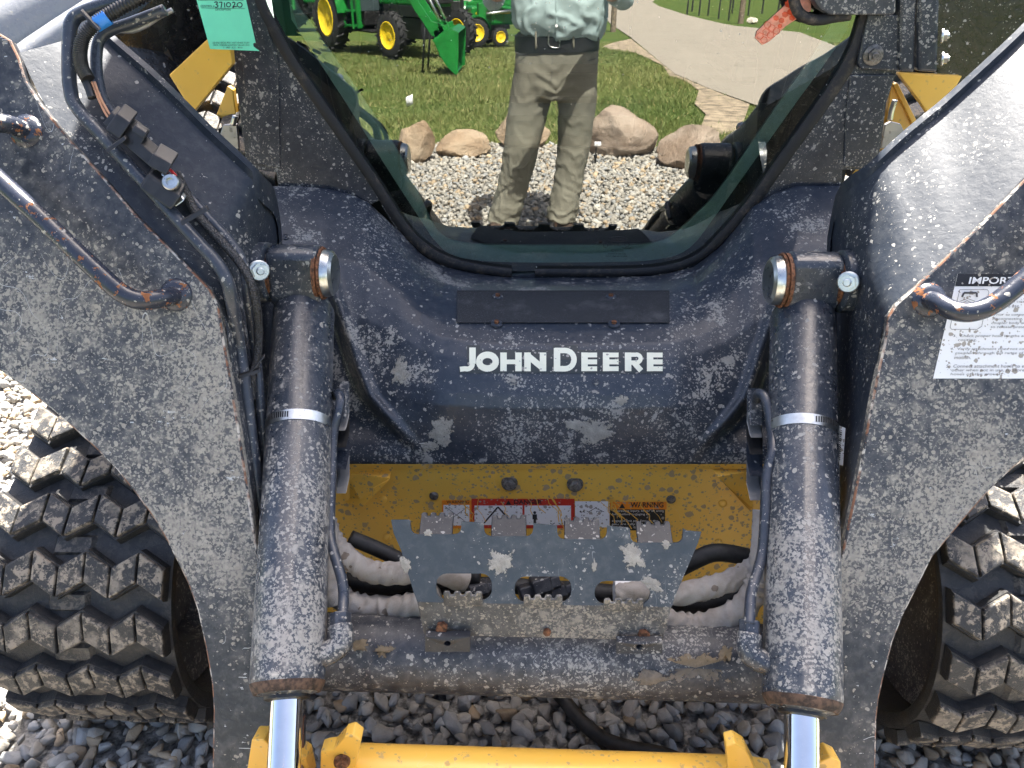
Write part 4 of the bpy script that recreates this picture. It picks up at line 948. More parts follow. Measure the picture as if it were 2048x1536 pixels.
# etched maker's mark on the glass
b = MB(); g2 = Goff(-.0006)
line_on(b, arc(1236, 478, 19, 5, 0, 360, 22), g2, .0002, 1.4); text_on(b, 'camglass', qd(1222, 475, 1250, 481), g2, .0002, bold=.01)
text_on(b, '43R-010057', qd(1216, 488.5, 1246, 492), g2, .0002, bold=.015); line_on(b, arc(1211, 491, 4.5, 4, 0, 360, 12), g2, .0002, 1); line_on(b, arc(1254, 489.5, 5, 3, 0, 360, 12), g2, .0002, 1)
text_on(b, 'TEMPERED', qd(1221, 500.5, 1247, 503.5), g2, .0002); text_on(b, 'SAFETY GLASS', qd(1216, 506, 1252, 509), g2, .0002); text_on(b, 'DOT-260 AS-2 M65', qd(1212, 511, 1254, 514), g2, .0002); text_on(b, 'A086728', qd(1244, 494.5, 1262, 497), g2, .0002)
b.build('glass_mark', M['ink'], door)
# red reflector strip stuck inside the top corner of the glass
M['reflector'] = simple('red_reflector', (.75, .10, .04), .25, 0, .12, 90); M['reflector2'] = simple('pale_red_reflector', (.85, .33, .22), .3, 0, .1, 90)
rp = [(1510, 76), (1514, 62), (1542, 36), (1568, 12), (1590, -8), (1622, -8), (1622, 22), (1600, 34), (1572, 52), (1540, 82), (1524, 90)]
sh = MB(); sheet_on(sh, rp, Goff(-.003), .0005, .002); sh.build('reflector_strip', M['reflector2'], door, bevel=.0006)
b = MB()
for u, v, r in ((1552, 36, 6), (1563, 41, 6), (1570, 29, 6.5), (1581, 24, 7), (1584, 36, 6), (1577, 8, 8), (1594, 12, 8), (1560, 52, 5), (1600, 26, 6)):
    sheet_on(b, [(u+r*math.cos(R(60*k+20)), v+r*math.sin(R(60*k+20))) for k in range(6)], Goff(-.004), .0006, .001)
b.build('reflector_cell', M['reflector'], door)
b = MB()
for (u, v) in ((1520, 72), (1532, 64), (1544, 56), (1528, 80), (1541, 70), (1535, 50), (1553, 62)): line_on(b, [(u+7*math.cos(R(60*k+20)), v+7*math.sin(R(60*k+20))) for k in range(6)], Goff(-.0045), .0003, 1.1, True)
b.build('reflector_line', M['reflector'], door)
# opening reveal behind the glass, and the cab inside
rim = [(555, -60), (558, 0), (586, 44), (690, 203), (770, 330), (842, 441), (872, 484), (910, 512), (1000, 524), (1220, 524), (1320, 518), (1380, 495), (1432, 430), (1470, 376), (1580, 222), (1694, 58), (1720, -60)]
rin = [(584, -60), (592, 0), (620, 44), (722, 190), (800, 310), (862, 440), (884, 470), (918, 484), (1000, 490), (1220, 490), (1306, 486), (1345, 470), (1396, 424), (1440, 376), (1546, 222), (1658, 56), (1680, -60)]
GB = Goff(.055)
ro = smooth_path([Vector((u, v, 0)) for u, v in rim], 4); ri = smooth_path([Vector((u, v, 0)) for u, v in rin], 4)
M['inframe'] = muddy('inner_frame_paint', (.42, .44, .43), .45, .18, film=.25, rust=0)
MB().grid([[GB(p.x, p.y) for p in ro], [GB(p.x, p.y) for p in ri]], back=(0, .008, 0)).build('door_flange', M['inframe'], obL)
MB().grid([[Goff(.010)(p.x, p.y) for p in so_[::1]], [Goff(.075)(q.x, q.y) for q in so_[::1]]], back=(0, .0, .002)).build('door_reveal', M['dark'], obL, smooth=True)
x0, x1 = -.50, .62; yb, yf = 2.75, 1.70
M['cabin'] = simple('cab_lining', (.030, .031, .033), .7, 0, .2, 30, .001); M['seatv'] = simple('seat_vinyl', (.022, .022, .024), .5, 0, .2, 25, .001)
MB().abox(x0, x1, yb, yb+.03, .55, 2.02).build('cab_rear_wall', M['cabin'], obL); MB().abox(x0, x1, yf, yb, .56, .60).build('cab_floor', M['cabin'], obL)  # rear wall closed up to the roof, without a window, to block sun
MB().abox(x0-.05, x1+.05, 1.58, yb+.08, 2.02, 2.10).build('cab_roof', M['cab'], obL, bevel=.02)
for x, s in ((x0, 1), (x1-.03, -1)):
    MB().abox(x, x+.03, yf, yb, .55, 1.02).build('cab_side_panel', M['cabin'], obL)
    for y in (yf, 2.1, 2.45, yb-.05): MB().abox(x, x+.04, y, y+.05, 1.02, 2.02).build('cab_side_post', M['cabin'], obL)
    MB().abox(x+.010, x+.016, yf, yb, 1.02, 2.02).build('side_sun_block', M['cabin'], obL)  # solid sheet over the window openings, added to stop sun leaking through
    for k in range(4): MB().abox(x+.004, x+.026, yf+.05, yb, 1.10+k*.24, 1.112+k*.24).build('side_screen_bar', M['cabin'], obL)
    MB().abox(x-.02 if s > 0 else x+.03, x if s > 0 else x+.05, 1.635, yf+.03, .55, 2.02).build('cab_corner', M['cabin'], obL)
    # the padded side console and armrest
    xc = x+.12 if s > 0 else x-.09
    MB().abox(xc-.07, xc+.07, 1.80, 2.5, .60, .98).build('side_console', M['cabin'], obL, bevel=.03)
    MB().abox(xc-.045, xc+.045, 1.95, 2.35, 1.00, 1.06).build('armrest', M['seatv'], obL, bevel=.02)
    MB().tube([(xc, 1.86, .97), (xc, 1.85, 1.05), (xc+.01*s, 1.83, 1.12)], lambda t: .014+.012*t, 12, 5).build('joystick', M['black'], obL, smooth=True)
xm = (x0+x1)/2
MB().abox(xm-.22, xm+.22, 2.05, 2.55, .82, .95).build('seat_cushion', M['seatv'], obL, bevel=.04)
MB().box((xm, 2.58, 1.25), (.21, 0, 0), (0, .06, .012), (0, .05, .30)).build('seat_back', M['seatv'], obL, bevel=.04)
MB().abox(xm-.2, xm+.2, 2.1, 2.5, .60, .82).build('seat_base', M['cabin'], obL)
for s, u0 in ((1, x0+.03), (-1, x1-.06)): MB().tube([(u0, 1.72, 1.9), (u0+.02*s, 1.72, 1.2), (u0+.05*s, 1.74, .9)], .016, 10, 4).build('lap_bar', M['black'], obL, smooth=True)
# rear bodywork that shades the front
for i, (xa, xb) in enumerate(((x0-.02, x1+.02),)):
    MB().abox(xa, xb, yb+.04, 3.5, .5, 1.55).build('engine_hood', M['yel'], LO, bevel=.03)
MB().abox(x0+.02, x1-.02, 1.40, 3.4, .24, .54).build('chassis', M['yel'], LO, bevel=.01)
# hinge and latch block on the right of the door
H0 = lambda d: Goff(-d)
MB().prism([H0(.05)(u, v) for u, v in [(1640, -90), (1792, -90), (1792, 24), (1786, 30), (1660, 30), (1640, 18), (1628, 0)]], -GLASS.n*.035).build('door_hinge', M['cab'], door, bevel=.006)
MB().tube([H0(.03)(1590, -40), H0(.03)(1588, 0), H0(.03)(1600, 28), H0(.03)(1630, 40), H0(.03)(1670, 34), H0(.03)(1700, 30)], .010, 12, 6).build('hinge_bumper', M['seal'], door, smooth=True)
MB().prism([H0(.022)(u, v) for u, v in [(1737, 28), (1800, 30), (1800, 142), (1722, 138), (1716, 126), (1722, 92)]], -GLASS.n*.018).build('hinge_plate', M['cab'], door, bevel=.003)
b = MB()
for u0, u1, d in ((1800, 1836, .03), (1838, 1882, .036)): b.prism([H0(d)(u, v) for u, v in [(u0, -60), (u1, -60), (u1-6, 146), (u0-2, 143)]], -GLASS.n*.03)
b.build('hinge_barrel', M['cab'], door, bevel=.006)
bolt('hinge_bolt', H0(.023)(1746, 110), GLASS.n, .0125, M['bsteel'], door, 1.5)
for v in (72, 118): bolt('hinge_bolt', H0(.03)(1884, v), (1, -.4, .1), .0095, M['zinc'], door, 1.3)

# ---- pieces seen behind the arms beside the cab
BK = lambda y: (lambda u, v: pY(u, v, y))
def panel(name, px, y, mat, t=.02, dy=None):
    P = [pY(u, v, y if dy is None else dy[i]) for i, (u, v) in enumerate(px)]
    return MB().prism(P, (0, t, 0)).build(name, M[mat], LO, bevel=.002)
M['gloss'] = muddy('gloss_black_paint', (.010, .010, .011), .16, .06, film=.05, rust=0)
M['yelp'] = yellow('yellow_body_paint', .3, .06, .3, .1)
panel('lift_link', [(215, -120), (455, -140), (462, 130), (383, 228), (210, 85)], 1.62, 'gloss', .03, [1.60, 1.75, 1.75, 1.62, 1.55])
panel('lift_link', [(1800, -120), (1890, -60), (2090, -60), (2090, 20), (1930, 175), (1868, 238), (1832, 190), (1800, 150)], 1.72, 'gloss', .03)
panel('fender', [(338, 150), (455, 40), (464, 128), (385, 226)], 1.54, 'yelp')  # added panel standing in for the yellow-brown sheen on the black link
panel('fender', [(1796, 146), (1925, 152), (1905, 186), (1862, 236), (1838, 200)], 1.66, 'yelp')
panel('fender', [(420, 262), (455, 172), (466, 180), (480, 300), (432, 300)], 1.86, 'yelp'); panel('fender', [(486, 335), (555, 340), (555, 470), (490, 400)], 1.70, 'yelp'); panel('fender', [(476, 290), (520, 330), (520, 380), (476, 330)], 1.76, 'yelp')
panel('fender', [(1690, 338), (1760, 336), (1740, 395), (1692, 420)], 1.72, 'yelp'); panel('fender', [(1752, 300), (1800, 290), (1796, 330), (1748, 345)], 1.78, 'yelp')
panel('fender', [(1784, 160), (1800, 175), (1842, 262), (1800, 290), (1770, 300), (1776, 215)], 1.80, 'yelp'); panel('body_rib', [(1786, 168), (1796, 166), (1842, 258), (1834, 268)], 1.79, 'yelp', .03)
panel('latch_plate', [(1770, 250), (1782, 243), (1802, 248), (1808, 262), (1800, 288), (1762, 298)], 1.74, 'dzinc', .01); panel('latch_plate', [(440, 268), (446, 250), (474, 248), (478, 300), (450, 298)], 1.74, 'dzinc', .01)
MB().tube([pY(1780, 240, 1.73), pY(1783, 222, 1.73), pY(1790, 200, 1.73)], .006, 8, 4).build('latch_pin', M['zinc'], LO, smooth=True); MB().tube([pY(466, 250, 1.73), pY(470, 232, 1.73)], .006, 8, 4).build('latch_pin', M['zinc'], LO, smooth=True)
# big tubes at the top of the left arm, sunlit look put into their pale paint
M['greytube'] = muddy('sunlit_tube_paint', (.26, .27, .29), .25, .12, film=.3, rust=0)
MB().tube([pY(-160, 185, 1.88), pY(60, 75, 2.0), pY(330, -60, 2.15)], .112, 28, 4).build('lift_cylinder', M['greytube'], LO, smooth=True)
MB().tube([pY(-60, 225, 1.80), pY(80, 112, 1.9), pY(330, -50, 2.05)], .044, 20, 4).build('lift_rod', M['greytube'], LO, smooth=True)

# ---- plumbing along the left arm
LW = lambda u, v, y=1.16: pY(u, v, y)
def plumb(px, rpx, name, mat, seg=12, sub=7, rf=None, off=0.0):
    P = [pY(u, v, A(u, v).y+off+.045*sstep(v, 560, 700)) for u, v, y in px]; r = rpx*mpx(P[len(P)//2])
    return MB().tube(P, (lambda t: r*rf(t)) if rf else r, seg, sub).build(name, M[mat], arms[0], smooth=True)
plumb([(330, -22, 1.33), (240, 2, 1.32), (165, 26, 1.30), (144, 44, 1.28), (139, 72, 1.27), (138, 130, 1.25), (141, 178, 1.24), (156, 218, 1.23), (235, 305, 1.20), (330, 412, 1.16), (395, 484, 1.14), (432, 524, 1.12), (454, 562, 1.11), (465, 610, 1.09), (478, 690, 1.06), (492, 790, 1.02), (508, 920, .975), (528, 1080, .92)], 13.5, 'hydraulic_tube', 'line', 14, off=.0)
plumb([(330, 20, 1.36), (262, 46, 1.35), (222, 60, 1.34), (200, 78, 1.33), (193, 110, 1.32), (196, 160, 1.31), (212, 208, 1.30), (260, 262, 1.28), (340, 350, 1.25), (420, 440, 1.21), (466, 492, 1.19), (488, 535, 1.17), (496, 590, 1.15), (508, 680, 1.11), (520, 800, 1.06), (534, 960, 1.0)], 11, 'hydraulic_tube', 'line', 14, off=.035)
plumb([(345, 20, 1.36), (318, 34, 1.36), (290, 52, 1.355), (262, 62, 1.35), (232, 60, 1.345)], 5, 'bracket_rod', 'dzinc', off=.05)
plumb([(320, -25, 1.30), (270, 0, 1.29), (225, 25, 1.28), (192, 46, 1.27), (168, 74, 1.25), (160, 105, 1.24), (164, 135, 1.235), (176, 158, 1.23)], 12.5, 'corrugated_conduit', 'black', 16, 30, lambda t: 1+.10*math.copysign(1, math.sin(t*330)), off=-.012)
plumb([(190, 50, 1.262), (203, 42, 1.262), (217, 34, 1.262)], 14.5, 'blue_tape', 'blue', 16, 4, off=-.012)
plumb([(170, 160, 1.232), (178, 178, 1.232), (184, 196, 1.232)], 8, 'wire_wrap', 'black', off=-.008)
for k, dx in enumerate((0, 5)): plumb([(184+dx, 164, 1.225), (196+dx, 195, 1.222), (210+dx*1.5, 225, 1.22), (222+dx*2, 242, 1.22)], 2.6, 'harness_wire', 'copper', 8, off=-.008)
BLKOFF = {'connector_collar': -.026, 'connector_latch': -.03, 'clamp_bracket': -.012, 'cable_tie': -.026, 'tube_clamp': -.022}
def blk(u0, v0, u1, v1, wpx, y, name, mat, thick=.02, bev=.002):
    d = math.hypot(u1-u0, v1-v0); nx, ny = -(v1-v0)/d*wpx/2, (u1-u0)/d*wpx/2
    yo = BLKOFF.get(name, -.018)
    P = [pY(u, v, A(u, v).y+yo+.045*sstep(v, 560, 700)) for u, v in ((u0+nx, v0+ny), (u1+nx, v1+ny), (u1-nx, v1-ny), (u0-nx, v0-ny))]
    return MB().prism(P, (0, thick, thick*.3)).build(name, M[mat], arms[0], bevel=bev)
blk(214, 236, 282, 288, 30, 1.195, 'wire_connector', 'black', .022); blk(222, 242, 250, 262, 40, 1.187, 'connector_collar', 'black', .03); blk(266, 256, 290, 272, 14, 1.185, 'connector_latch', 'black', .01)
blk(250, 276, 318, 334, 24, 1.185, 'wire_connector', 'black', .022); blk(300, 318, 338, 340, 26, 1.178, 'connector_collar', 'black', .03)
plumb([(326, 332, 1.172), (340, 340, 1.172), (352, 352, 1.172)], 3.2, 'harness_wire', 'redw', 8, off=-.005)
blk(286, 362, 352, 408, 36, 1.155, 'tube_clamp', 'black', .03, .004); blk(318, 352, 360, 408, 22, 1.165, 'clamp_bracket', 'zinc', .012)
MB().lathe(pY(345, 368, A(345, 368).y-.012), (.2, -.85, .5), [(-.01, .012), (.012, .012), (.014, .0105), (.014, .006), (.008, .005)], 20).build('clamp_screw', M['zinc'], arms[0], auto=35)
plumb([(352, 346, 1.165), (372, 385, 1.16), (395, 430, 1.15), (440, 480, 1.135), (478, 524, 1.12), (500, 560, 1.11), (512, 605, 1.095), (517, 660, 1.07), (514, 715, 1.05), (505, 748, 1.035), (503, 800, 1.02)], 9, 'braided_sleeve', 'braid', 12, 8, off=.018)
def tie(u0, v0, u1, v1, y, w_=5):
    blk(u0, v0, u1, v1, w_, y, 'cable_tie', 'black', .006, .0008)
tie(212, 304, 250, 276, 1.165, 8); tie(362, 448, 414, 418, 1.118, 9); tie(476, 756, 520, 742, 1.02, 6); tie(160, 22, 198, 62, 1.255, 5); tie(500, 746, 528, 714, 1.03, 3)
# ---- instruction label on the right arm
ID = [(1915, 548), (2110, 548), (2076, 757), (1866, 757)]
def IDp(s, t):                                          # label space 0..1 to photo
    return ((ID[0][0]*(1-s)+ID[1][0]*s)*(1-t)+(ID[3][0]*(1-s)+ID[2][0]*s)*t, (ID[0][1]*(1-s)+ID[1][1]*s)*(1-t)+(ID[3][1]*(1-s)+ID[2][1]*s)*t)
def idq(s0, t0, s1, t1): return [IDp(s0, t0), IDp(s1, t0), IDp(s1, t1), IDp(s0, t1)]
sh = MB(); sheet_on(sh, idq(0, 0, 1, 1), A, .0006); sh.build('instruction_label', M['dwhite'], arms[1])
sh = MB(); sheet_on(sh, idq(0, 0, 1, .118), A, .0012); sh.build('label_header', M['dblack'], arms[1])
b = MB(); text_on(b, 'IMPORTANT', idq(.135, .028, .88, .095), A, .0022, bold=.02); b.build('header_text', M['dwhite'], arms[1])
b = MB()
for s0, s1, t, s in ((.47, .99, .155, 'To avoid coupler damage:'), (.43, .83, .262, '1. Clean all couplers'), (.47, .70, .302, 'before use.'), (.41, .86, .388, '2. Prior to connecting/'), (.45, .87, .428, 'disconnecting, push'), (.45, .92, .468, 'coupler body and hold'), (.45, .87, .506, 'to release pressure.'), (.10, .84, .592, '3.  Check proper hose lengths and'), (.16, .34, .632, 'routing.'), (.10, .93, .716, '4.  Verify attachment does not contact'), (.16, .82, .756, 'couplers through full range of'), (.16, .32, .796, 'motion.'), (.10, .92, .878, '5.  Connect attachment hoses to each'), (.16, .86, .918, 'other when not in use, to store'), (.16, .66, .958, 'hoses off the ground.')):
    text_on(b, s, idq(s0, t-.012, s1, t+.018), A, .0022, align='LEFT')
line_on(b, [IDp(.06, .15), IDp(.34, .15), IDp(.36, .17), IDp(.36, .5), IDp(.32, .53), IDp(.07, .53), IDp(.05, .51), IDp(.05, .3), IDp(.06, .26)], A, .0022, .9, True)
line_on(b, [IDp(.10, .22), IDp(.11, .18), IDp(.24, .18), IDp(.25, .22)], A, .0022, 4)
for k in range(3): line_on(b, [IDp(.09+.03*k, .26+.015*k), IDp(.16, .235+.02*k), IDp(.24-.02*k, .26+.02*k)], A, .0022, .9)
b.build('label_text', M['inkg'], arms[1])
# ---- rubber tracks
def hull(pts):
    pts = sorted(set(pts)); 
    def half(ps):
        h = []
        for p in ps:
            while len(h) > 1 and (h[-1][0]-h[-2][0])*(p[1]-h[-2][1])-(h[-1][1]-h[-2][1])*(p[0]-h[-2][0]) <= 0: h.pop()
            h.append(p)
        return h[:-1]
    return half(pts)+half(pts[::-1])
cir = [(1.09, .262, .245), (2.75, .262, .245), (2.12, .74, .26)]
H = hull([(round(cy+r*math.cos(a), 6), round(cz+r*math.sin(a), 6)) for cy, cz, r in cir for a in [2*math.pi*k/180 for k in range(180)]])
Hp = np.array(H+[H[0]]); seg = np.hypot(*np.diff(Hp, axis=0).T); cum = np.r_[0, np.cumsum(seg)]; PER = cum[-1]
def on_loop(s):
    s = s % PER; y = np.interp(s, cum, Hp[:, 0]); z = np.interp(s, cum, Hp[:, 1]); e = .012
    ya, za = np.interp((s-e) % PER, cum, Hp[:, 0]), np.interp((s-e) % PER, cum, Hp[:, 1]); yb_, zb = np.interp((s+e) % PER, cum, Hp[:, 0]), np.interp((s+e) % PER, cum, Hp[:, 1])
    t = Vector((0, yb_-ya, zb-za)).normalized(); return Vector((0, y, z)), t, Vector((0, t.z, -t.y))
TW = .148                                                # half width
def worn(me, f):
    a = me.attributes.new('worn', 'FLOAT', 'POINT')
    for i, v in enumerate(me.vertices): a.data[i].value = f(v.co)
NB = round(PER/.083)
def zig(x): 
    k = x/TW*3.5; t = abs(((k+100.5) % 2)-1); return (t-.5)*.026
def bar_mesh(seed):
    r_ = random.Random(seed); b = MB(); nblk = 7; wB = 2*TW/nblk; hw = .0245
    for k in range(nblk):
        xa, xb = -TW+wB*k, -TW+wB*(k+1); gp_ = .0018
        for lo, hi, x0_, x1_, sh in ((0, .018, xa, xb, 1.12), (.017, .026, xa+(gp_ if k else 0), xb-(gp_ if k < nblk-1 else 0), 1.0)):
            xm_ = (x0_+x1_)/2; dh = r_.uniform(-.0012, .0012) if hi > .02 else 0
            if hi > .02 and k in (0, nblk-1): dh -= .001
            fr = [(x0_, zig(x0_)-hw*sh), (xm_, zig(xm_)-hw*sh), (x1_, zig(x1_)-hw*sh), (x1_, zig(x1_)+hw*sh), (xm_, zig(xm_)+hw*sh), (x0_, zig(x0_)+hw*sh)]
            tp = [(x, y*.0+ (y-zig(x))*(.92 if hi > .02 else .95)+zig(x)) for x, y in fr]
            b.loft([[Vector((x, y, lo)) for x, y in fr], [Vector((x, y, hi+dh)) for x, y in tp]])
    me = mesh('tread_bar', b.v, b.f); bm = bmesh.new(); bm.from_mesh(me); bmesh.ops.recalc_face_normals(bm, faces=bm.faces)
    bmesh.ops.bevel(bm, geom=[e for e in bm.edges if e.calc_face_angle(0) > .9 and max(v.co.z for v in e.verts) > .02], offset=.0028, segments=2, affect='EDGES', profile=.6)
    bm.to_mesh(me); bm.free(); worn(me, lambda c: sstep(c.z, .017, .025)); me.materials.append(M['track']); return me
BAR = [bar_mesh(k) for k in range(4)]
PIPm = MB()
PIPm.loft([[Vector((x, y, 0)) for x, y in ((-.034, -.016), (.034, -.016), (.034, .016), (-.034, .016))], [Vector((x, y, .007)) for x, y in ((-.028, -.012), (.028, -.012), (.028, .012), (-.028, .012))]])
PIP = mesh('tread_pad', PIPm.v, PIPm.f); worn(PIP, lambda c: .3); PIP.materials.append(M['track'])
xin_l = pY(346, 1330, .83).x; xin_r = pY(1894, 1330, .83).x
tracks = []
for side, xc in ((0, xin_l-TW), (1, xin_r+TW)):
    b = MB(); N = 220; rings = []
    for i in range(N):
        P, t, n = on_loop(PER*i/N)
        prof = [(-TW-.006, .000), (-TW-.004, .011), (-TW*.6, .014), (TW*.6, .014), (TW+.004, .011), (TW+.006, 0), (TW, -.014), (-TW, -.014)]
        rings.append([P+Vector((xc+x, 0, 0))+n*h for x, h in prof])
    vs = [p for q in rings for p in q]; m = 8; fs = [[i*m+k, i*m+(k+1) % m, ((i+1) % N)*m+(k+1) % m, ((i+1) % N)*m+k] for i in range(N) for k in range(m)]
    b.add(vs, fs); o = b.build('rubber_track', M['track'], LO, auto=40); worn(o.data, lambda c: .05); tracks.append(o)
    for i in range(NB):
        s = PER*(i+.31*side)/NB; P, t, n = on_loop(s)
        q = bpy.data.objects.new('tread_bar', BAR[i % 4]); COL.objects.link(q); q.parent = o
        q.matrix_basis = Matrix(((1, t.x, n.x, xc), (0, t.y, n.y, P.y+n.y*.011), (0, t.z, n.z, P.z+n.z*.011), (0, 0, 0, 1)))
        if (P.y < 1.2 and P.z < .6):
            P, t, n = on_loop(s+PER/NB/2); q = bpy.data.objects.new('tread_pad', PIP); COL.objects.link(q); q.parent = o
            q.matrix_basis = Matrix(((1, t.x, n.x, xc-.01), (0, t.y, n.y, P.y+n.y*.0135), (0, t.z, n.z, P.z+n.z*.0135), (0, 0, 0, 1)))
    for k, (cy, cz, r) in enumerate(cir):
        b = MB(); w_ = TW*.55
        b.lathe((xc-w_, cy, cz), (1, 0, 0), [(0, r-.10), (0, r-.018), (w_*.6, r-.018), (w_*.62, r-.05), (w_*1.38, r-.05), (w_*1.4, r-.018), (2*w_, r-.018), (2*w_, r-.10), (2*w_-.05, r-.11), (2*w_-.05, .03)], 40)
        b.build('idler_wheel' if k < 2 else 'drive_sprocket', M['tube'] if k < 2 else M['yel'], LO, auto=35)
    MB().abox(xc-.07, xc+.07, 1.25, 2.6, .18, .40).build('track_frame', M['yel'], LO, bevel=.02)
# ---- auction card wired to the cab
TP = Plane(pY(455, 50, 1.50), (-.15, -1, .22)); Tt = TP.hit
tp = [(386, -40), (393, 0), (420, 98), (519, 102), (507, 93), (506, 87), (511, 85), (492, 0), (484, -40)]
tagc = thing('auction_card', 'mint green auction card with handwritten number 371020 hanging by the cab pillar', 'tag', tuple(Tt(440, -40)))
MB().prism([Tt(u, v) for u, v in tp], -TP.n*.0006).build('card', M['tag'], tagc)
MB().tube([Tt(435, -34)+TP.n*.001, Tt(450, -70)+Vector((0, .05, .01)), Tt(470, -100)+Vector((0, .10, .02))], .0012, 6, 4).build('tie_wire', M['zinc'], tagc, smooth=True)
b = MB(); k = .0008
for pts in ([(428.5, 5), (432, 3.6), (435, 4.5), (434, 7.5), (431.5, 9), (435.5, 10), (436, 13), (433, 15), (430, 14)], [(438, 4.5), (444, 4.2), (443, 10), (442, 15.5)], [(448.5, 5), (449.5, 15)], arc(457, 9.5, 4.2, 4.4, 0, 360, 14), [(464.5, 6), (467, 4), (470, 5.5), (469, 9.5), (465, 14.5), (466.5, 16), (468, 13), (471, 13.5), (473.5, 12.5)], arc(479.3, 9.8, 5, 4.6, 0, 360, 14)): line_on(b, pts, Tt, k, 1.9)
text_on(b, 'CONTROL #', qd(401, 10, 429, 14.6), Tt, k); line_on(b, [(402, 15.8), (490, 17.4)], Tt, k, .7); text_on(b, 'DESCRIPTION', qd(431, 17.4, 461, 21.4), Tt, k)
text_on(b, 'USE ONLY SPECIAL PENS - WAIT FOR INK TO DRY', qd(425, 83.8, 499, 87.2), Tt, k); text_on(b, 'IOWA - NEBRASKA EQUIPMENT DEALERS ASSN.', qd(427, 88.8, 499, 92), Tt, k); text_on(b, '1 - 800 - 622 - 0016', qd(447, 93.4, 485, 96.6), Tt, k)
line_on(b, [(395, .4), (487, .8)], Tt, k, .7)
b.build('card_print', M['ink'], tagc)['kind'] = 'stuff'
from mathutils import noise as mn
# ---------------------------------------------------------------- what stands in front of the machine (seen in its door glass)
def bake(name, b, voxel, mat, parent, smooth_n=8, fold=None):
    """fuse overlapping closed lofts into one continuous skin"""
    me = mesh(name, b.v, b.f); bm = bmesh.new(); bm.from_mesh(me); bmesh.ops.recalc_face_normals(bm, faces=bm.faces); bm.to_mesh(me); bm.free()
    o = bpy.data.objects.new(name, me); COL.objects.link(o)
    r = o.modifiers.new('r', 'REMESH'); r.mode = 'VOXEL'; r.voxel_size = voxel
    s = o.modifiers.new('s', 'SMOOTH'); s.iterations = smooth_n; s.factor = .5
    m2 = bpy.data.meshes.new_from_object(o.evaluated_get(bpy.context.evaluated_depsgraph_get())); bpy.data.objects.remove(o)
    if fold:
        n = len(m2.vertices); co = np.zeros(n*3); no = np.zeros(n*3); m2.vertices.foreach_get('co', co); m2.vertex_normals.foreach_get('vector', no)
        co = co.reshape(-1, 3); co += no.reshape(-1, 3)*fold(co)[:, None]; m2.vertices.foreach_set('co', co.ravel()); m2.update()
    m2.materials.clear(); return link(name, m2, mat, parent, smooth=True)
def limb(b, pts, n=16, p=2.0):                          # pts: (x, y, z, rx, ry) rings cut across the limb's direction
    P = [Vector(q[:3]) for q in pts]; rings = []
    for i, q in enumerate(pts):
        t = (P[min(i+1, len(P)-1)]-P[max(i-1, 0)]).normalized(); X = Vector((1, 0, 0)) if abs(t.x) < .8 else Vector((0, 0, 1))
        X = (X-t*X.dot(t)).normalized(); rings.append(oval(P[i], q[3], q[4], X, t.cross(X), n, p))
    b.loft(rings)
def cloth(name, col, rough=.85, var=.16, scale=220):
    m = NT(name); P = m.pos(); n = m.noise(P, scale*4, 2, .6); l = m.noise(P, 7, 4)
    c = m.mix(m.ramp(l, .3, .7), tuple(x*(1-var) for x in col), tuple(min(x*(1+var), 1) for x in col)); m.p(Base_Color=m.mix(m.math('MULTIPLY', n, .3), c, tuple(x*.6 for x in col)), Roughness=rough, Specular_IOR_Level=.2, Normal=m.bump(n, .0008)); return m.m
M['trouser'] = cloth('grey_denim', (.20, .19, .15)); M['shirt'] = cloth('pale_blue_cotton', (.36, .46, .46)); M['skin'] = simple('skin', (.50, .30, .21), .55, 0, .08, 60)
M['leather'] = simple('black_leather', (.012, .012, .013), .45, 0, .2, 120, .0006); M['shoe'] = simple('brown_leather', (.06, .04, .028), .55, 0, .2, 60, .0006); M['cap'] = cloth('green_cap_cloth', (.03, .10, .04)); M['hair'] = simple('grey_hair', (.16, .14, .12), .6)
YP = -.66
q = lambda u, v, dy=0: mY(u, v, YP+dy)
hip = q(1113, 110); k = mmpx(hip)
person = thing('person', 'standing person in pale blue shirt and grey jeans taking the photograph, mirrored in the glass', 'person', (hip.x, YP, 0))
def pp(u, v, dy, w_, d_): P = q(u, v, dy); return (P.x, P.y, P.z, w_*k, d_*k)
# trousers
b = MB()
limb(b, [pp(1114, 62, 0, 81, 58), pp(1114, 100, 0, 83, 60), pp(1112, 140, .0, 85, 60), pp(1110, 170, .0, 85, 58), pp(1107, 196, .0, 74, 50)], 24, 2.4)
limb(b, [pp(1068, 140, 0, 40, 52), pp(1062, 190, 0, 44, 48), pp(1053, 240, .01, 41, 42), pp(1043, 290, .015, 37, 38), pp(1036, 330, .01, 34.5, 35), pp(1025, 375, -.005, 33.5, 34), pp(1012, 420, -.01, 34, 36), pp(1003, 447, -.012, 35, 38)], 20)
limb(b, [pp(1155, 140, 0, 40, 52), pp(1156, 190, 0, 41, 48), pp(1152, 240, -.01, 38, 42), pp(1148, 290, -.012, 35, 38), pp(1142, 330, -.01, 33, 35), pp(1134, 375, 0, 32.5, 34), pp(1127, 415, .005, 33, 36), pp(1122, 440, .008, 34, 38)], 20)
hipz = q(1113, 185).z; kneez = q(1040, 330).z
def nz3(co, sc, off=0): return np.array([mn.fractal(Vector((c[0]*sc[0]+off, c[1]*sc[1], c[2]*sc[2])), 1.0, 2.0, 3) for c in co])
def ridged(x): return 1-2*np.sqrt(x*x+.02)                # soft creases between rounded swells
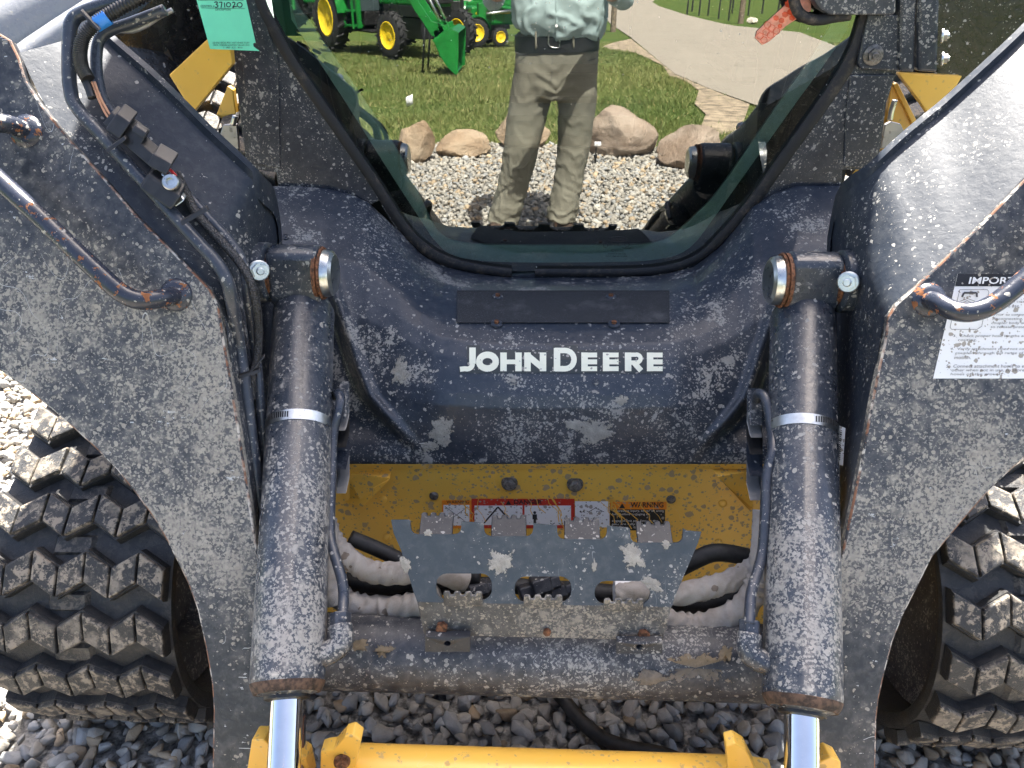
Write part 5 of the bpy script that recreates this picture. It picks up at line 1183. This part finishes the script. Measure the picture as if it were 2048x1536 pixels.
def fold(co):
    x, y, z = co.T; X = x-hip.x; h = np.zeros(len(co)); w1 = nz3(co, (7, 7, 7)); w2 = nz3(co, (9, 9, 9), 5)
    ang = np.arctan2(z-hipz, np.abs(X)+.02); d = np.hypot(X, z-hipz)
    h += .0045*np.exp(-(d/.17)**2)*ridged(np.sin(4.5*ang+3*w1))                                # pulls out from the crotch
    lk = np.exp(-((z-kneez)/.13)**2); h += .0040*lk*ridged(np.sin(24*z+14*np.abs(X)+4.5*w2))
    lo = np.clip((kneez-z)/.28, 0, 1); h += .0058*lo*ridged(np.sin(30*z+22*X+12*y+5*w1))
    return h+.0030*w1+.0012*nz3(co, (22, 22, 16), 9)
bake('trousers', b, .0085, M['trouser'], person, 5, fold)
# belt, loops, buckle
beltP = [(pp(1114, v, 0, w_, d_)) for v, w_, d_ in ((68, 84, 61), (84, 84.5, 61.5), (100, 84.5, 62))]
b = MB(); limb(b, beltP, 40, 2.4); b.build('belt', M['leather'], person, auto=50)
yf_ = YP+61.5*k
def fr(u, v, off=.003): P = mY(u, v, yf_+off); return P
b = MB(); b.tube([fr(1098, 62), fr(1118, 66), fr(1119, 88), fr(1117, 96), fr(1099, 92), fr(1097, 76), fr(1098, 62)], .003, 8, 3); b.build('buckle', M['zinc'], person, smooth=True)
for u in (1072, 1147): 
    b = MB(); b.tube([mY(u+3, 54, yf_-.012), mY(u, 62, yf_-.006), mY(u, 92, yf_-.004), mY(u, 96, yf_-.012)], .005, 8, 3); b.build('belt_loop', M['trouser'], person, smooth=True)
for pts in ([(1066, 88), (1062, 104), (1048, 110), (1030, 104)], [(1158, 92), (1162, 112), (1176, 121), (1194, 116)], [(1107, 100), (1104, 126), (1104, 150), (1100, 165)]):
    b = MB(); b.tube([mY(u, v, yf_-.006-((u-1113)/85)**2*.055) for u, v in pts], .0016, 6, 4); b.build('stitching', M['cap'] if 0 else M['inkg'], person, smooth=True)
# shirt: full, tucked in loosely and hanging over the belt
b = MB()
limb(b, [pp(1116, 72, 0, 80, 58), pp(1118, 58, .004, 89, 68), pp(1118, 38, .006, 95, 74), pp(1117, 10, .008, 95, 74), pp(1114, -30, .005, 92, 68), pp(1112, -75, 0, 94, 62), pp(1112, -112, -.005, 96, 54), pp(1112, -135, -.005, 80, 44), pp(1112, -150, -.005, 44, 34)], 30, 2.3)
sh_z = q(1112, -125).z
phone_c = Vector((CAM.x, CAM.y, CAM.z)) - FWD*.022 - RGT*.045 - UPV*.020
hands = [phone_c - RGT*.080, phone_c + RGT*.080]
elb = []
for s, hnd in ((-1, hands[0]), (1, hands[1])):
    S0 = Vector((hip.x+s*.20, YP, sh_z-.015)); E = Vector((hip.x+s*.285, YP+.16, sh_z-.24)); Wr = hnd + (E-hnd).normalized()*.10; elb.append((S0, E, Wr))
    limb(b, [(*S0, .068, .066), (*S0.lerp(E, .35), .060, .060), (*S0.lerp(E, .8), .052, .052), (*E, .050, .050), (*E.lerp(Wr, .2), .046, .046)], 16)
bz = q(1113, 60).z
def foldS(co):
    x, y, z = co.T; X = x-hip.x; w_ = np.exp(-np.clip(z-bz, 0, 1)/.2); a = np.arctan2(X, y-YP+.03); w1 = nz3(co, (5, 5, 6), 3)
    return .008*w_*ridged(np.sin(4.5*a+4*w1))+.005*w1+.0015*nz3(co, (14, 14, 10), 7)
bake('shirt', b, .009, M['shirt'], person, 4, foldS)
b = MB(); b.tube([mY(1113, v, YP+74*k+.006-abs(v-20)*.0002) for v in (55, 35, 15, -5)], .004, 6, 3); b.build('shirt_placket', M['shirt'], person, smooth=True)
MB().lathe(mY(1113, 52, YP+72*k+.010), (0, 1, .2), [(-.004, .006), (.002, .006), (.0025, .003)], 14).build('shirt_button', M['dwhite'], person)
# body: head, neck, forearms, hands in one skin
b = MB(); nz = q(1112, -148).z
limb(b, [(hip.x, YP-.005, hipz, .10, .08), (hip.x, YP-.005, hipz+.25, .13, .08), (hip.x, YP-.005, nz-.12, .14, .07), (hip.x, YP-.005, nz-.09, .08, .06), (hip.x, YP+.005, nz-.02, .062, .060), (hip.x, YP+.012, nz+.05, .056, .058), (hip.x, YP+.03, nz+.10, .055, .06)], 18)
hc_ = Vector((hip.x, YP+.035, nz+.185)); 
b.loft([oval((hc_.x, hc_.y+dy, hc_.z+dz), rx, ry, n=22) for dz, dy, rx, ry in ((-.125, .055, .020, .02), (-.115, .045, .040, .045), (-.085, .025, .058, .072), (-.045, .012, .068, .088), (0, .004, .074, .096), (.04, -.002, .076, .098), (.08, -.008, .068, .086), (.105, -.010, .048, .060), (.115, -.01, .02, .03))])
b.loft([oval((hc_.x, hc_.y+y_, hc_.z+z_), r_, r_*.9, n=10) for z_, y_, r_ in ((.012, .090, .007), (-.005, .102, .011), (-.022, .112, .014), (-.032, .104, .012))])
for s in (-1, 1): b.loft([oval((hc_.x+s*.078, hc_.y-.006, hc_.z+z_), .010, r_, n=10) for z_, r_ in ((-.034, .008), (-.015, .016), (.010, .020), (.024, .012))])
for s, (S0, E, Wr), hnd in ((-1, elb[0], hands[0]), (1, elb[1], hands[1])):
    limb(b, [(hip.x+s*.08, YP, sh_z-.03, .05, .05), (*S0.lerp(E, .1), .045, .045), (*E, .038, .038), (*E.lerp(Wr, .35), .041, .038), (*E.lerp(Wr, .8), .031, .026), (*Wr, .030, .023), (*Wr.lerp(hnd, .5), .036, .022), (*(hnd-(hnd-Wr).normalized()*.0), .034, .018)], 14)
    base = hnd - (hnd-Wr).normalized()*.01; up = UPV; inn = RGT*(-s)
    for j in range(4):                                  # fingers along the phone's far side and lower edge
        f0 = base + up*(.030-.019*j); ln = (.040, .046, .042, .034)[j]
        limb(b, [(*f0, .0095, .0095), (*(f0+FWD*.022+inn*.006), .0090, .0090), (*(f0+FWD*.026+inn*(.012+ln*.4)), .0085, .0085), (*(f0+FWD*.020+inn*(.012+ln*.8)), .0075, .0075)], 8)
    t0 = base - up*.026 - FWD*.006; limb(b, [(*t0, .012, .012), (*(t0+inn*.018-FWD*.012+up*.012), .0105, .0105), (*(t0+inn*.040-FWD*.012+up*.024), .0085, .0085)], 8)
for leg in ([(1068, 150), (1060, 200), (1043, 290), (1030, 350), (1012, 420), (1003, 450)], [(1155, 150), (1155, 200), (1148, 290), (1138, 350), (1127, 420), (1122, 450)]):
    limb(b, [pp(u, v, 0, r_, r_) for (u, v), r_ in zip(leg, (30, 30, 24, 20, 16, 15))] + [(q(*leg[-1]).x, YP, .06, .035, .05)], 12)
bake('body', b, .0060, M['skin'], person, 3)
for s in (-1, 1):
    MB().lathe(hc_+Vector((s*.031, .086, .008)), (s*.15, 1, 0), [(-.010, .006), (-.004, .0115), (.001, .009), (.003, .003)], 14).build('eye', M['dwhite'], person, auto=60); MB().lathe(hc_+Vector((s*.0316, .0875, .008)), (s*.15, 1, 0), [(-.001, .005), (.0028, .0045), (.003, .001)], 12).build('iris', M['ink'], person)
MB().tube([hc_+Vector((x, .094-abs(x)*.45, -.058)) for x in (-.026, -.012, 0, .012, .026)], .0035, 8, 3).build('mouth', simple('lips', (.36, .15, .12), .5), person, smooth=True)
b = MB(); b.loft([oval((hc_.x, hc_.y-.008, hc_.z+dz), rx, ry, n=22) for dz, rx, ry in ((.045, .081, .104), (.075, .077, .098), (.105, .060, .075), (.125, .030, .038), (.130, .01, .012))]); b.build('cap', M['cap'], person, auto=50)
b = MB(); b.loft([oval((hc_.x, hc_.y+y_, hc_.z+z_), rx, .006, Vector((1, 0, 0)), Vector((0, 0, 1)), 16) for y_, z_, rx in ((.07, .052, .072), (.11, .050, .070), (.150, .044, .052), (.168, .040, .02))]); b.build('cap_peak', M['cap'], person, auto=50)
b = MB(); b.loft([oval((hc_.x, hc_.y-.035, hc_.z+dz), rx, ry, n=18) for dz, rx, ry in ((-.06, .060, .050), (-.03, .073, .064), (.03, .080, .070), (.05, .079, .070))]); b.build('hair', M['hair'], person, auto=60)
for s, u in ((-1, 1003), (1, 1122)):
    F = q(u, 447); dx = .05*s
    b = MB(); b.loft([oval((F.x+dx*t_, YP-.09+.30*t_, z_/2+.004), w_, z_/2, Vector((1, 0, 0)), Vector((0, 0, 1)), 16, 2.6) for t_, w_, z_ in ((0, .030, .07), (.08, .040, .105), (.30, .040, .12), (.5, .043, .095), (.75, .050, .070), (.93, .044, .055), (1, .022, .035))]); b.build('shoe', M['shoe'], person, smooth=True)
ph = tag(MB().box(phone_c, RGT*.0735, UPV*.0358, FWD*.0040).build('smartphone', M['black'], bevel=.003), 'black smartphone held level in both hands of the person', 'phone')

# boulders round the gravel
def rock_mat(name, a, c):
    m = NT(name); P = m.pos(); n = m.noise(P, 3.2, 7, .65); f = m.noise(P, 45, 6, .7); g = m.noise(P, 220, 3, .7); h = m.noise(m.pos((2, 2, 9)), 1.4, 4)
    col = m.mix(m.ramp(n, .3, .7), a, c); col = m.mix(m.math('MULTIPLY', m.ramp(h, .45, .7), .5), col, tuple(x*.55 for x in a)); col = m.mix(m.math('MULTIPLY', m.ramp(f, .5, .75), .4), col, (.46, .41, .34)); col = m.mix(m.math('MULTIPLY', m.math('GREATER_THAN', g, .64), .5), col, tuple(x*.5 for x in a))
    m.p(Base_Color=col, Roughness=.9, Specular_IOR_Level=.3, Normal=m.bump(m.math('ADD', m.math('MULTIPLY', f, .5), m.math('ADD', m.math('MULTIPLY', g, .15), n)), .035)); return m.m
M['rock1'] = rock_mat('tan_granite', (.36, .25, .16), (.48, .38, .27)); M['rock2'] = rock_mat('pink_grey_granite', (.33, .24, .175), (.44, .36, .29))
def boulder(u0, u1, vtop, vbase, seed, depth, label, mat, lean=0, cuts=11):
    base = mG((u0+u1)/2, vbase); kk = mmpx(base); W_ = (u1-u0)*kk/2; Y_ = base.y-depth*W_
    tp_ = mY((u0+u1)/2, vtop, Y_).z; Hh = tp_-base.z; r_ = np.random.default_rng(seed)
    bm = bmesh.new(); bmesh.ops.create_icosphere(bm, subdivisions=5, radius=1.0); co = np.array([v.co[:] for v in bm.verts])
    for i in range(cuts):
        n = r_.normal(size=3); n[2] = abs(n[2])*.7; n /= np.linalg.norm(n); d = r_.uniform(.58, .86); h = co@n; ov = h > d; co[ov] -= np.outer((h[ov]-d)*.93, n)
    ex = (co.max(0)-co.min(0))/2; ce = (co.max(0)+co.min(0))/2; co = (co-ce)/ex
    co[:, 0] += lean*co[:, 2]
    for i, v in enumerate(bm.verts):
        c = Vector(co[i]); nn = mn.fractal(c*1.3+Vector((seed, 0, 0)), 1.0, 2.0, 4)*.09 + mn.fractal(c*6+Vector((0, seed, 0)), 1.0, 2.0, 3)*.025
        c = c*(1+nn); v.co = (base.x+c.x*W_, Y_+c.y*W_*depth, base.z+Hh*.44+c.z*Hh*.56)
    me = bpy.data.meshes.new('boulder'); bm.to_mesh(me); bm.free(); o = link('boulder', me, mat, smooth=True); tag(o, label, 'boulder', 'boulders edging the gravel'); return o
boulder(793, 868, 240, 328, 3, .7, 'pointed tan boulder at the end of the row beside the lawn', M['rock1'], .25)
boulder(866, 982, 258, 318, 11, .7, 'low rounded tan boulder between the pointed boulder and the large boulders', M['rock1'])
boulder(988, 1100, 222, 300, 21, .7, 'tan boulder standing behind the person on the lawn side', M['rock1'])
boulder(1150, 1322, 212, 319, 35, .75, 'largest boulder, grey brown, behind the small garden spotlight', M['rock2'], -.18, 8)
boulder(1322, 1452, 250, 344, 44, .75, 'rounded brown boulder nearest the dirt path and road', M['rock2'])
# spotlight by the big boulder
gp0 = mG(1190, 330); kk = mmpx(gp0); sp = thing('garden_spotlight', 'small garden spotlight with white lens on a black stake', 'spotlight', tuple(gp0))
MB().lathe(gp0, (0, 0, 1), [(-.05, .006), (.05, .008), (.055, .012), (.07, .012)], 10).build('stake', M['black'], sp, auto=40)
zt = mY(1194, 288, gp0.y).z
MB().box(gp0+Vector((.012, 0, zt-gp0.z)), (.024, 0, 0), (0, .018, 0), (0, 0, .014)).build('lamp_head', M['dwhite'], sp, bevel=.006); MB().tube([gp0+Vector((0, 0, .06)), gp0+Vector((.006, -.01, zt-gp0.z))], .006, 8, 3).build('bracket', M['black'], sp, smooth=True)
# marker flag on the lawn
fg = mG(828, 236); flag = thing('marker_flag', 'small white utility marker flag standing in the lawn', 'flag', tuple(fg)); z1 = mY(825, 188, fg.y).z
MB().tube([fg-Vector((0, 0, .05)), Vector((fg.x, fg.y, z1))], .002, 6, 2).build('flag_wire', M['zinc'], flag)
wv = [[Vector((fg.x-.07*t_, fg.y+.015*math.sin(t_*5), z1-.0-s_*.09-t_*.03+.0*s_)) for t_ in (0, .25, .5, .75, 1)] for s_ in (0, .5, 1)]
MB().grid(wv, back=(0, .0008, 0)).build('flag_sheet', M['dwhite'], flag, smooth=True)
# posts and fence beyond the road
M['wood'] = simple('weathered_post_wood', (.20, .155, .11), .9, 0, .3, 22, .004); M['rustpost'] = simple('brown_steel_post', (.10, .055, .035), .7, 0, .2, 30); M['tpost'] = simple('dark_fence_post', (.022, .026, .022), .7, 0, .2, 30)
def post(name, u, vb, wpx, hgt, mat, label, cat, group=None, round_=True):
    g = mG(u, vb); r_ = wpx*mmpx(g)/2; b = MB(); b.lathe(g-Vector((0, 0, .3)), (0, 0, 1), [(0, r_*1.05), (hgt*.5, r_), (hgt+.3-.02, r_*.96), (hgt+.3, r_*.8)], 14); return tag(b.build(name, mat, auto=40), label, cat, group)
post('service_pole', 1226, 62, 11, 3.4, M['wood'], 'grey wooden pole with a meter box beside the pale road', 'pole')
post('steel_post', 1207, 68, 5.5, 3.2, M['rustpost'], 'slim brown steel post beside the wooden meter pole', 'post')
g = mG(1220, 64); MB().abox(g.x-.12, g.x-.02, g.y+.02, g.y+.12, g.z+.95, g.z+1.25).build('meter_box', M['dzinc'], bpy.data.objects['service_pole'])
post('corner_post', 1481, 46, 11, 2.2, M['wood'], 'thick wooden fence corner post beside the pale rock', 'post')
FP = [(1374, 28), (1384, 22), (1398, 30), (1416, 30), (1437, 36), (1457, 40), (1464, 26), (1496, 30), (1524, 26), (1555, 30)]
for u, v in FP: post('fence_post', u, v, 3.2, 1.5, M['tpost'], 'thin dark fence post in the wire fence beyond the road', 'fence post', 'wire fence posts beyond the road')
fa, fb = mG(*FP[0]), mG(*FP[-1])
o = boulder(1494, 1518, 34, 47, 51, .8, 'small pale rock lying at the foot of the fence corner post', M['rock2']); o['category'] = 'rock'; o.data.materials[0] = simple('pale_field_stone', (.52, .47, .40), .9, 0, .2, 14, .01); del o['group']
# ---- green tractors parked on the lawn
M['jgreen'] = simple('green_tractor_paint', (.010, .17, .028), .32, 0, .10, 9); M['jyel'] = simple('yellow_wheel_paint', (.80, .56, .02), .4, 0, .08, 12); M['tyre'] = simple('tractor_tyre', (.020, .020, .021), .8, 0, .25, 30, .003); M['tblack'] = simple('tractor_black', (.014, .014, .015), .45, 0, .2, 12); M['tglass'] = simple('tractor_cab_glass', (.05, .07, .075), .08, 0, .1, 4)
M['ared'] = simple('orange_warning_plastic', (.85, .10, .02), .5); M['lgreen'] = simple('light_green_paint', (.15, .48, .08), .45)
def tractor(root, loc, rz, rr, fr_, wb, tw, hoodL, hoodH, hoodW, cabbed, loader, seat):
    """local frame: x forward, y left, z up; rr, fr_ rear and front wheel radius, wb wheelbase"""
    Mx = Matrix.Translation(loc) @ Matrix.Rotation(rz, 4, 'Z'); Tm = lambda *p: Mx @ Vector(p); D = lambda *p: Mx.to_3x3() @ Vector(p)
    def bx(name, x0, x1, y0, y1, z0, z1, mat, bev=.02, par=root, taper=0):
        b = MB(); v = [Tm(x, y*(1-taper*(x > x0)), z-(taper*.4*(z1-z0) if (z == z1 and x == x1) else 0)) for x in (x0, x1) for y in (y0, y1) for z in (z0, z1)]
        b.add(v, [[0, 1, 3, 2], [4, 6, 7, 5], [0, 4, 5, 1], [2, 3, 7, 6], [0, 2, 6, 4], [1, 5, 7, 3]]); return b.build(name, mat, par, bevel=bev)
    def wheel(x, y, r, wd, steer=0):
        ax = D(-math.sin(steer)*0+0, 1, 0) if not steer else D(math.sin(steer), math.cos(steer), 0); c = Tm(x, y, r)
        b = MB(); b.lathe(c-ax*wd/2, ax, [(wd*.40, r*.50), (wd*.05, r*.57), (wd*.02, r*.80), (wd*.14, r*.95), (wd*.3, r*.97), (wd*.7, r*.97), (wd*.86, r*.95), (wd*.98, r*.80), (wd*.95, r*.57), (wd*.60, r*.50)], 36); ty = b.build('tyre', M['tyre'], root, auto=40)
        n = 18; A1 = ax.orthogonal().normalized(); B1 = ax.cross(A1); b = MB()
        for k in range(n):
            for s in (-1, 1):
                a = 2*math.pi*(k+.5*(s > 0))/n; d = A1*math.cos(a)+B1*math.sin(a); t = ax.cross(d); l = (ax*s*.9+t*.5).normalized(); b.box(c+d*r*.985+ax*s*wd*.24, l*wd*.25, d*r*.028, l.cross(d)*r*.032)
        o = b.build('tyre_lug', M['tyre'], ty); o['kind'] = 'stuff'
        b = MB(); s = 1 if y > 0 else -1
        for sg in (1, -1): b.lathe(c+ax*s*sg*wd*.05, ax*s*sg, [(0, r*.60), (wd*.42, r*.60), (wd*.44, r*.56), (wd*.30, r*.50), (wd*.18, r*.30), (wd*.22, r*.14), (wd*.26, r*.12)], 30)
        b.build('rim', M['jyel'], ty, auto=35)
    y_ = tw/2
    for s in (-1, 1): wheel(0, s*y_, rr, rr*.52); wheel(wb, s*y_*.92, fr_, fr_*.52, .12)
    bx('chassis', -.3, wb+.25, -.18*hoodW*2, .18*hoodW*2, fr_*.8, fr_*.8+.35, M['tblack'])
    bx('hood', wb-hoodL+.35, wb+.42, -hoodW/2, hoodW/2, hoodH*.52, hoodH, M['jgreen'], .05, taper=.14)
    bx('grille', wb+.42, wb+.46, -hoodW*.38, hoodW*.38, hoodH*.55, hoodH*.88, M['tblack'], .02)
    for s in (-1, 1): bx('hood_stripe', wb-hoodL+.45, wb+.30, s*hoodW/2*.99-.004, s*hoodW/2*.99+.004, hoodH*.80, hoodH*.86, M['jyel'], .002)
    bx('side_panel', wb-hoodL+.5, wb+.3, -hoodW*.48, hoodW*.48, hoodH*.42, hoodH*.53, M['tblack'], .01)
    for s in (-1, 1):
        b = MB(); n = 12; pts = [(rr*1.10*math.cos(a), rr+rr*1.10*math.sin(a)) for a in [math.pi*(.05+.8*k/n) for k in range(n+1)]]
        b.grid([[Tm(x, s*(y_-rr*.30), z) for x, z in pts], [Tm(x, s*(y_+rr*.28), z) for x, z in pts]], back=(0, 0, .02)); b.build('fender', M['jgreen'], root, auto=40)
    bx('platform', .15, wb-hoodL+.5, -y_*.8, y_*.8, rr*.62, rr*.70, M['tblack'])
    if seat: 
        bx('seat', -.12, .28, -.2, .2, rr*1.35, rr*1.52, M['jyel'], .04); bx('seat_back', -.2, -.08, -.2, .2, rr*1.5, rr*2.2, M['jyel'], .04)
        for s in (-1, 1): bx('roll_bar', -.32, -.25, s*.42-.035, s*.42+.035, rr, 2.2, M['tblack'], .01)
        bx('roll_bar_top', -.32, -.25, -.42, .42, 2.13, 2.2, M['tblack'], .01); b = MB(); b.tube([Tm(.75+.17*math.cos(a)*.4, .17*math.sin(a), rr*2.1+.15*math.cos(a)) for a in [k*math.pi/6 for k in range(13)]], .014, 8, 2); b.build('steering_wheel', M['tblack'], root, smooth=True); bx('dash', .62, .86, -.16, .16, rr*1.1, rr*2.0, M['tblack'], .03)
        bx('warning_triangle', -.36, -.34, -.12, .12, 1.15, 1.35, M['ared'], .004)
    if cabbed:
        zb = rr*1.25; zt_ = 2.65
        for x in (-.35, .45, 1.05):
            for s in (-1, 1): bx('cab_post', x-.04, x+.04, s*.72-.04, s*.72+.04, zb-.3, zt_, M['jgreen'] if x > .5 else M['tblack'], .01)
        for s in (-1, 1): bx('cab_window', -.30, 1.0, s*.70-.008, s*.70+.008, zb, zt_-.1, M['tglass'], .002)
        bx('cab_windscreen', 1.03, 1.05, -.68, .68, zb, zt_-.1, M['tglass'], .002); bx('cab_roof', -.5, 1.2, -.80, .80, zt_, zt_+.16, M['jgreen'], .05); bx('cab_base', -.3, 1.05, -.6, .6, rr*.8, zb, M['tblack'], .03)
        for k in range(3): bx('step', .55, .95, y_-.28, y_, .45+k*.26, .49+k*.26, M['jgreen'], .008); 
        for x in (.55, .93): bx('step_rail', x-.02, x+.02, y_-.03, y_+.01, .42, 1.1, M['jgreen'], .006)
    if loader:
        hx, hz, tipx, tipz, bw, bh = loader
        for s in (-1, 1):
            yy = s*hoodW*.80
            b = MB(); pts = [Tm(wb-hoodL+.55, yy, hz), Tm(wb-.1, yy, hz+.22), Tm(wb+.5, yy, hz+.05), Tm(tipx, yy, tipz)]
            for p0, p1 in zip(pts, pts[1:]): d = (p1-p0); L = d.length; d.normalize(); up = D(0, 1, 0).cross(d); b.box((p0+p1)/2, d*L*.53, D(0, 1, 0)*.045, up*.085)
            b.build('loader_boom', M['jgreen'], root, bevel=.008); bx('loader_mast', wb-hoodL+.45, wb-hoodL+.62, yy-.06, yy+.06, fr_, hz+.1, M['jgreen'], .01)
            b = MB(); b.tube([Tm(wb-.4, yy, fr_+.45), Tm(wb+.35, yy, hz-.05)], .035, 10, 2); b.tube([Tm(wb+.2, yy*.96, hz+.2), Tm(tipx-.02, yy*.96, tipz+.38)], .03, 10, 2); b.build('loader_ram', M['zinc'], root, smooth=True)
            bx('boom_knuckle', tipx-.12, tipx+.10, yy-.07, yy+.07, tipz-.16, tipz+.40, M['jgreen'], .02)
        prof = [(0, .62), (.10, .60), (.02, .42), (-.02, .2), (.04, .05), (.18, 0), (.62, .02), (.62, 0), (.16, -.02), (.02, .03), (-.05, .2), (-.02, .44)]
        prof = [(tipx+.1+x*bh, tipz-.34+z*bh*1.3) for x, z in prof]
        MB().prism([Tm(x, -bw/2, z) for x, z in prof], D(0, bw, 0)).build('bucket', M['jgreen'], root, bevel=.006)
        for s in (-1, 1): MB().prism([Tm(x, s*bw/2-.01, z) for x, z in [(tipx+.1, tipz-.34+.62*bh*1.3), (tipx+.22, tipz-.34+.62*bh*1.3), (tipx+.1+.62*bh, tipz-.33), (tipx+.1+.16*bh, tipz-.34), (tipx+.08, tipz-.25)]], D(0, .02, 0)).build('bucket_side', M['jgreen'], root, bevel=.004)
def place(uv_rear, uv_front):                           # ground points below the near wheels
    a, c = mG(*uv_rear), mG(*uv_front); return a, c
# compact tractor, side on
a, c = place((952, 95), (1001, 94)); d = (c-a); L = d.length; kk = mmpx(a); rz = math.atan2(d.y, d.x)
rr = 27*kk; frr = 18*kk; t1 = thing('compact_tractor', 'small green compact tractor with yellow seat and front loader on the lawn', 'tractor', tuple(a), 'green tractors parked on the lawn')
mid = a + Vector((-math.sin(rz), math.cos(rz), 0))*(-.45); mid.z = a.z
tractor(t1, mid, rz, rr, frr, L, .9, .95, 1.22*rr/.36*.8, .5, False, (0, 1.25*rr/.36*.75, L+1.0, .45, 1.2, .55), True)
# large tractor with cab, turned part way towards the machine
c = mG(786, 118); frr = 43*mmpx(c); rr = frr*1.5; rz = R(52); L = 2.35; d = Vector((math.cos(rz), math.sin(rz), 0))
t2 = thing('utility_tractor', 'large green tractor with cab and step ladder on the lawn beside the big bucket', 'tractor', tuple(c-d*L), 'green tractors parked on the lawn')
mid = c - d*L + Vector((-math.sin(rz), math.cos(rz), 0))*(-.74); mid.z = c.z
tractor(t2, mid, rz, rr, frr, L, 1.6, 1.5, 1.62, .72, True, None, False)
# loader boom and bucket standing beside it
g0 = mG(913, 150); kk = mmpx(g0); fl = thing('front_loader', 'green loader boom with its bucket tipped down onto the lawn', 'loader', tuple(g0), None)
YB = g0.y
def lp(u, v, dy=0): return mY(u, v, YB+dy)
side = [(866, 82), (872, 92), (880, 112), (896, 136), (911, 150), (916, 148), (917, 100), (917, 66), (905, 60), (886, 66)]
for dy in (0, -1.15): MB().prism([lp(u, v, 0)+Vector((0, dy, 0)) for u, v in side], (0, -.02, 0)).build('bucket_side', M['jgreen'], fl, bevel=.004)
sh_ = [lp(u, v)+Vector((0, -.02, 0)) for u, v in [(917, 66), (905, 60), (886, 66), (866, 82), (872, 92), (880, 112), (896, 136), (911, 150)]]
MB().grid([sh_, [p+Vector((0, -1.14, 0)) for p in sh_]], back=(-.012, 0, .012)).build('bucket_shell', M['jgreen'], fl, auto=40)
for dy in (-.25, -.90):
    for px, nm, mt, r_ in (([(806, -40), (830, 2), (846, 26), (858, 44), (880, 52), (886, 70), (872, 80), (858, 74), (840, 46), (822, 20), (796, -30)], 'loader_boom', 'jgreen', 0), ([(872, 56), (892, 50), (898, 76), (880, 92), (866, 86), (862, 66)], 'boom_knuckle', 'jgreen', 0)):
        MB().prism([lp(u, v)+Vector((0, dy, 0)) for u, v in px], (0, -.05, 0)).build(nm, M[mt], fl, bevel=.006)
    MB().tube([lp(846, -20)+Vector((0, dy+.02, 0)), lp(876, 46)+Vector((0, dy+.02, 0))], .022, 10, 2).build('loader_ram', M['zinc'], fl, smooth=True)
    MB().tube([lp(846, 30)+Vector((0, dy-.03, 0)), Vector((lp(838, 120).x, YB+dy-.03, g0.z))], .016, 8, 2).build('parking_stand', M['tblack'], fl, smooth=True)
# one more behind the bucket, facing away
a = mG(905, 52); t3 = thing('small_tractor', 'light green and black small tractor parked behind the big front bucket', 'tractor', tuple(a), 'green tractors parked on the lawn')
tractor(t3, a, R(80), .38, .28, 1.3, .95, .9, 1.0, .48, False, None, True)
a = mG(560, 60); t4 = thing('row_tractor', 'green tractor standing at the far end beside the cab tractor', 'tractor', tuple(a), 'green tractors parked on the lawn')
tractor(t4, a, R(15), .75, .5, 2.2, 1.6, 1.4, 1.55, .7, True, None, False)
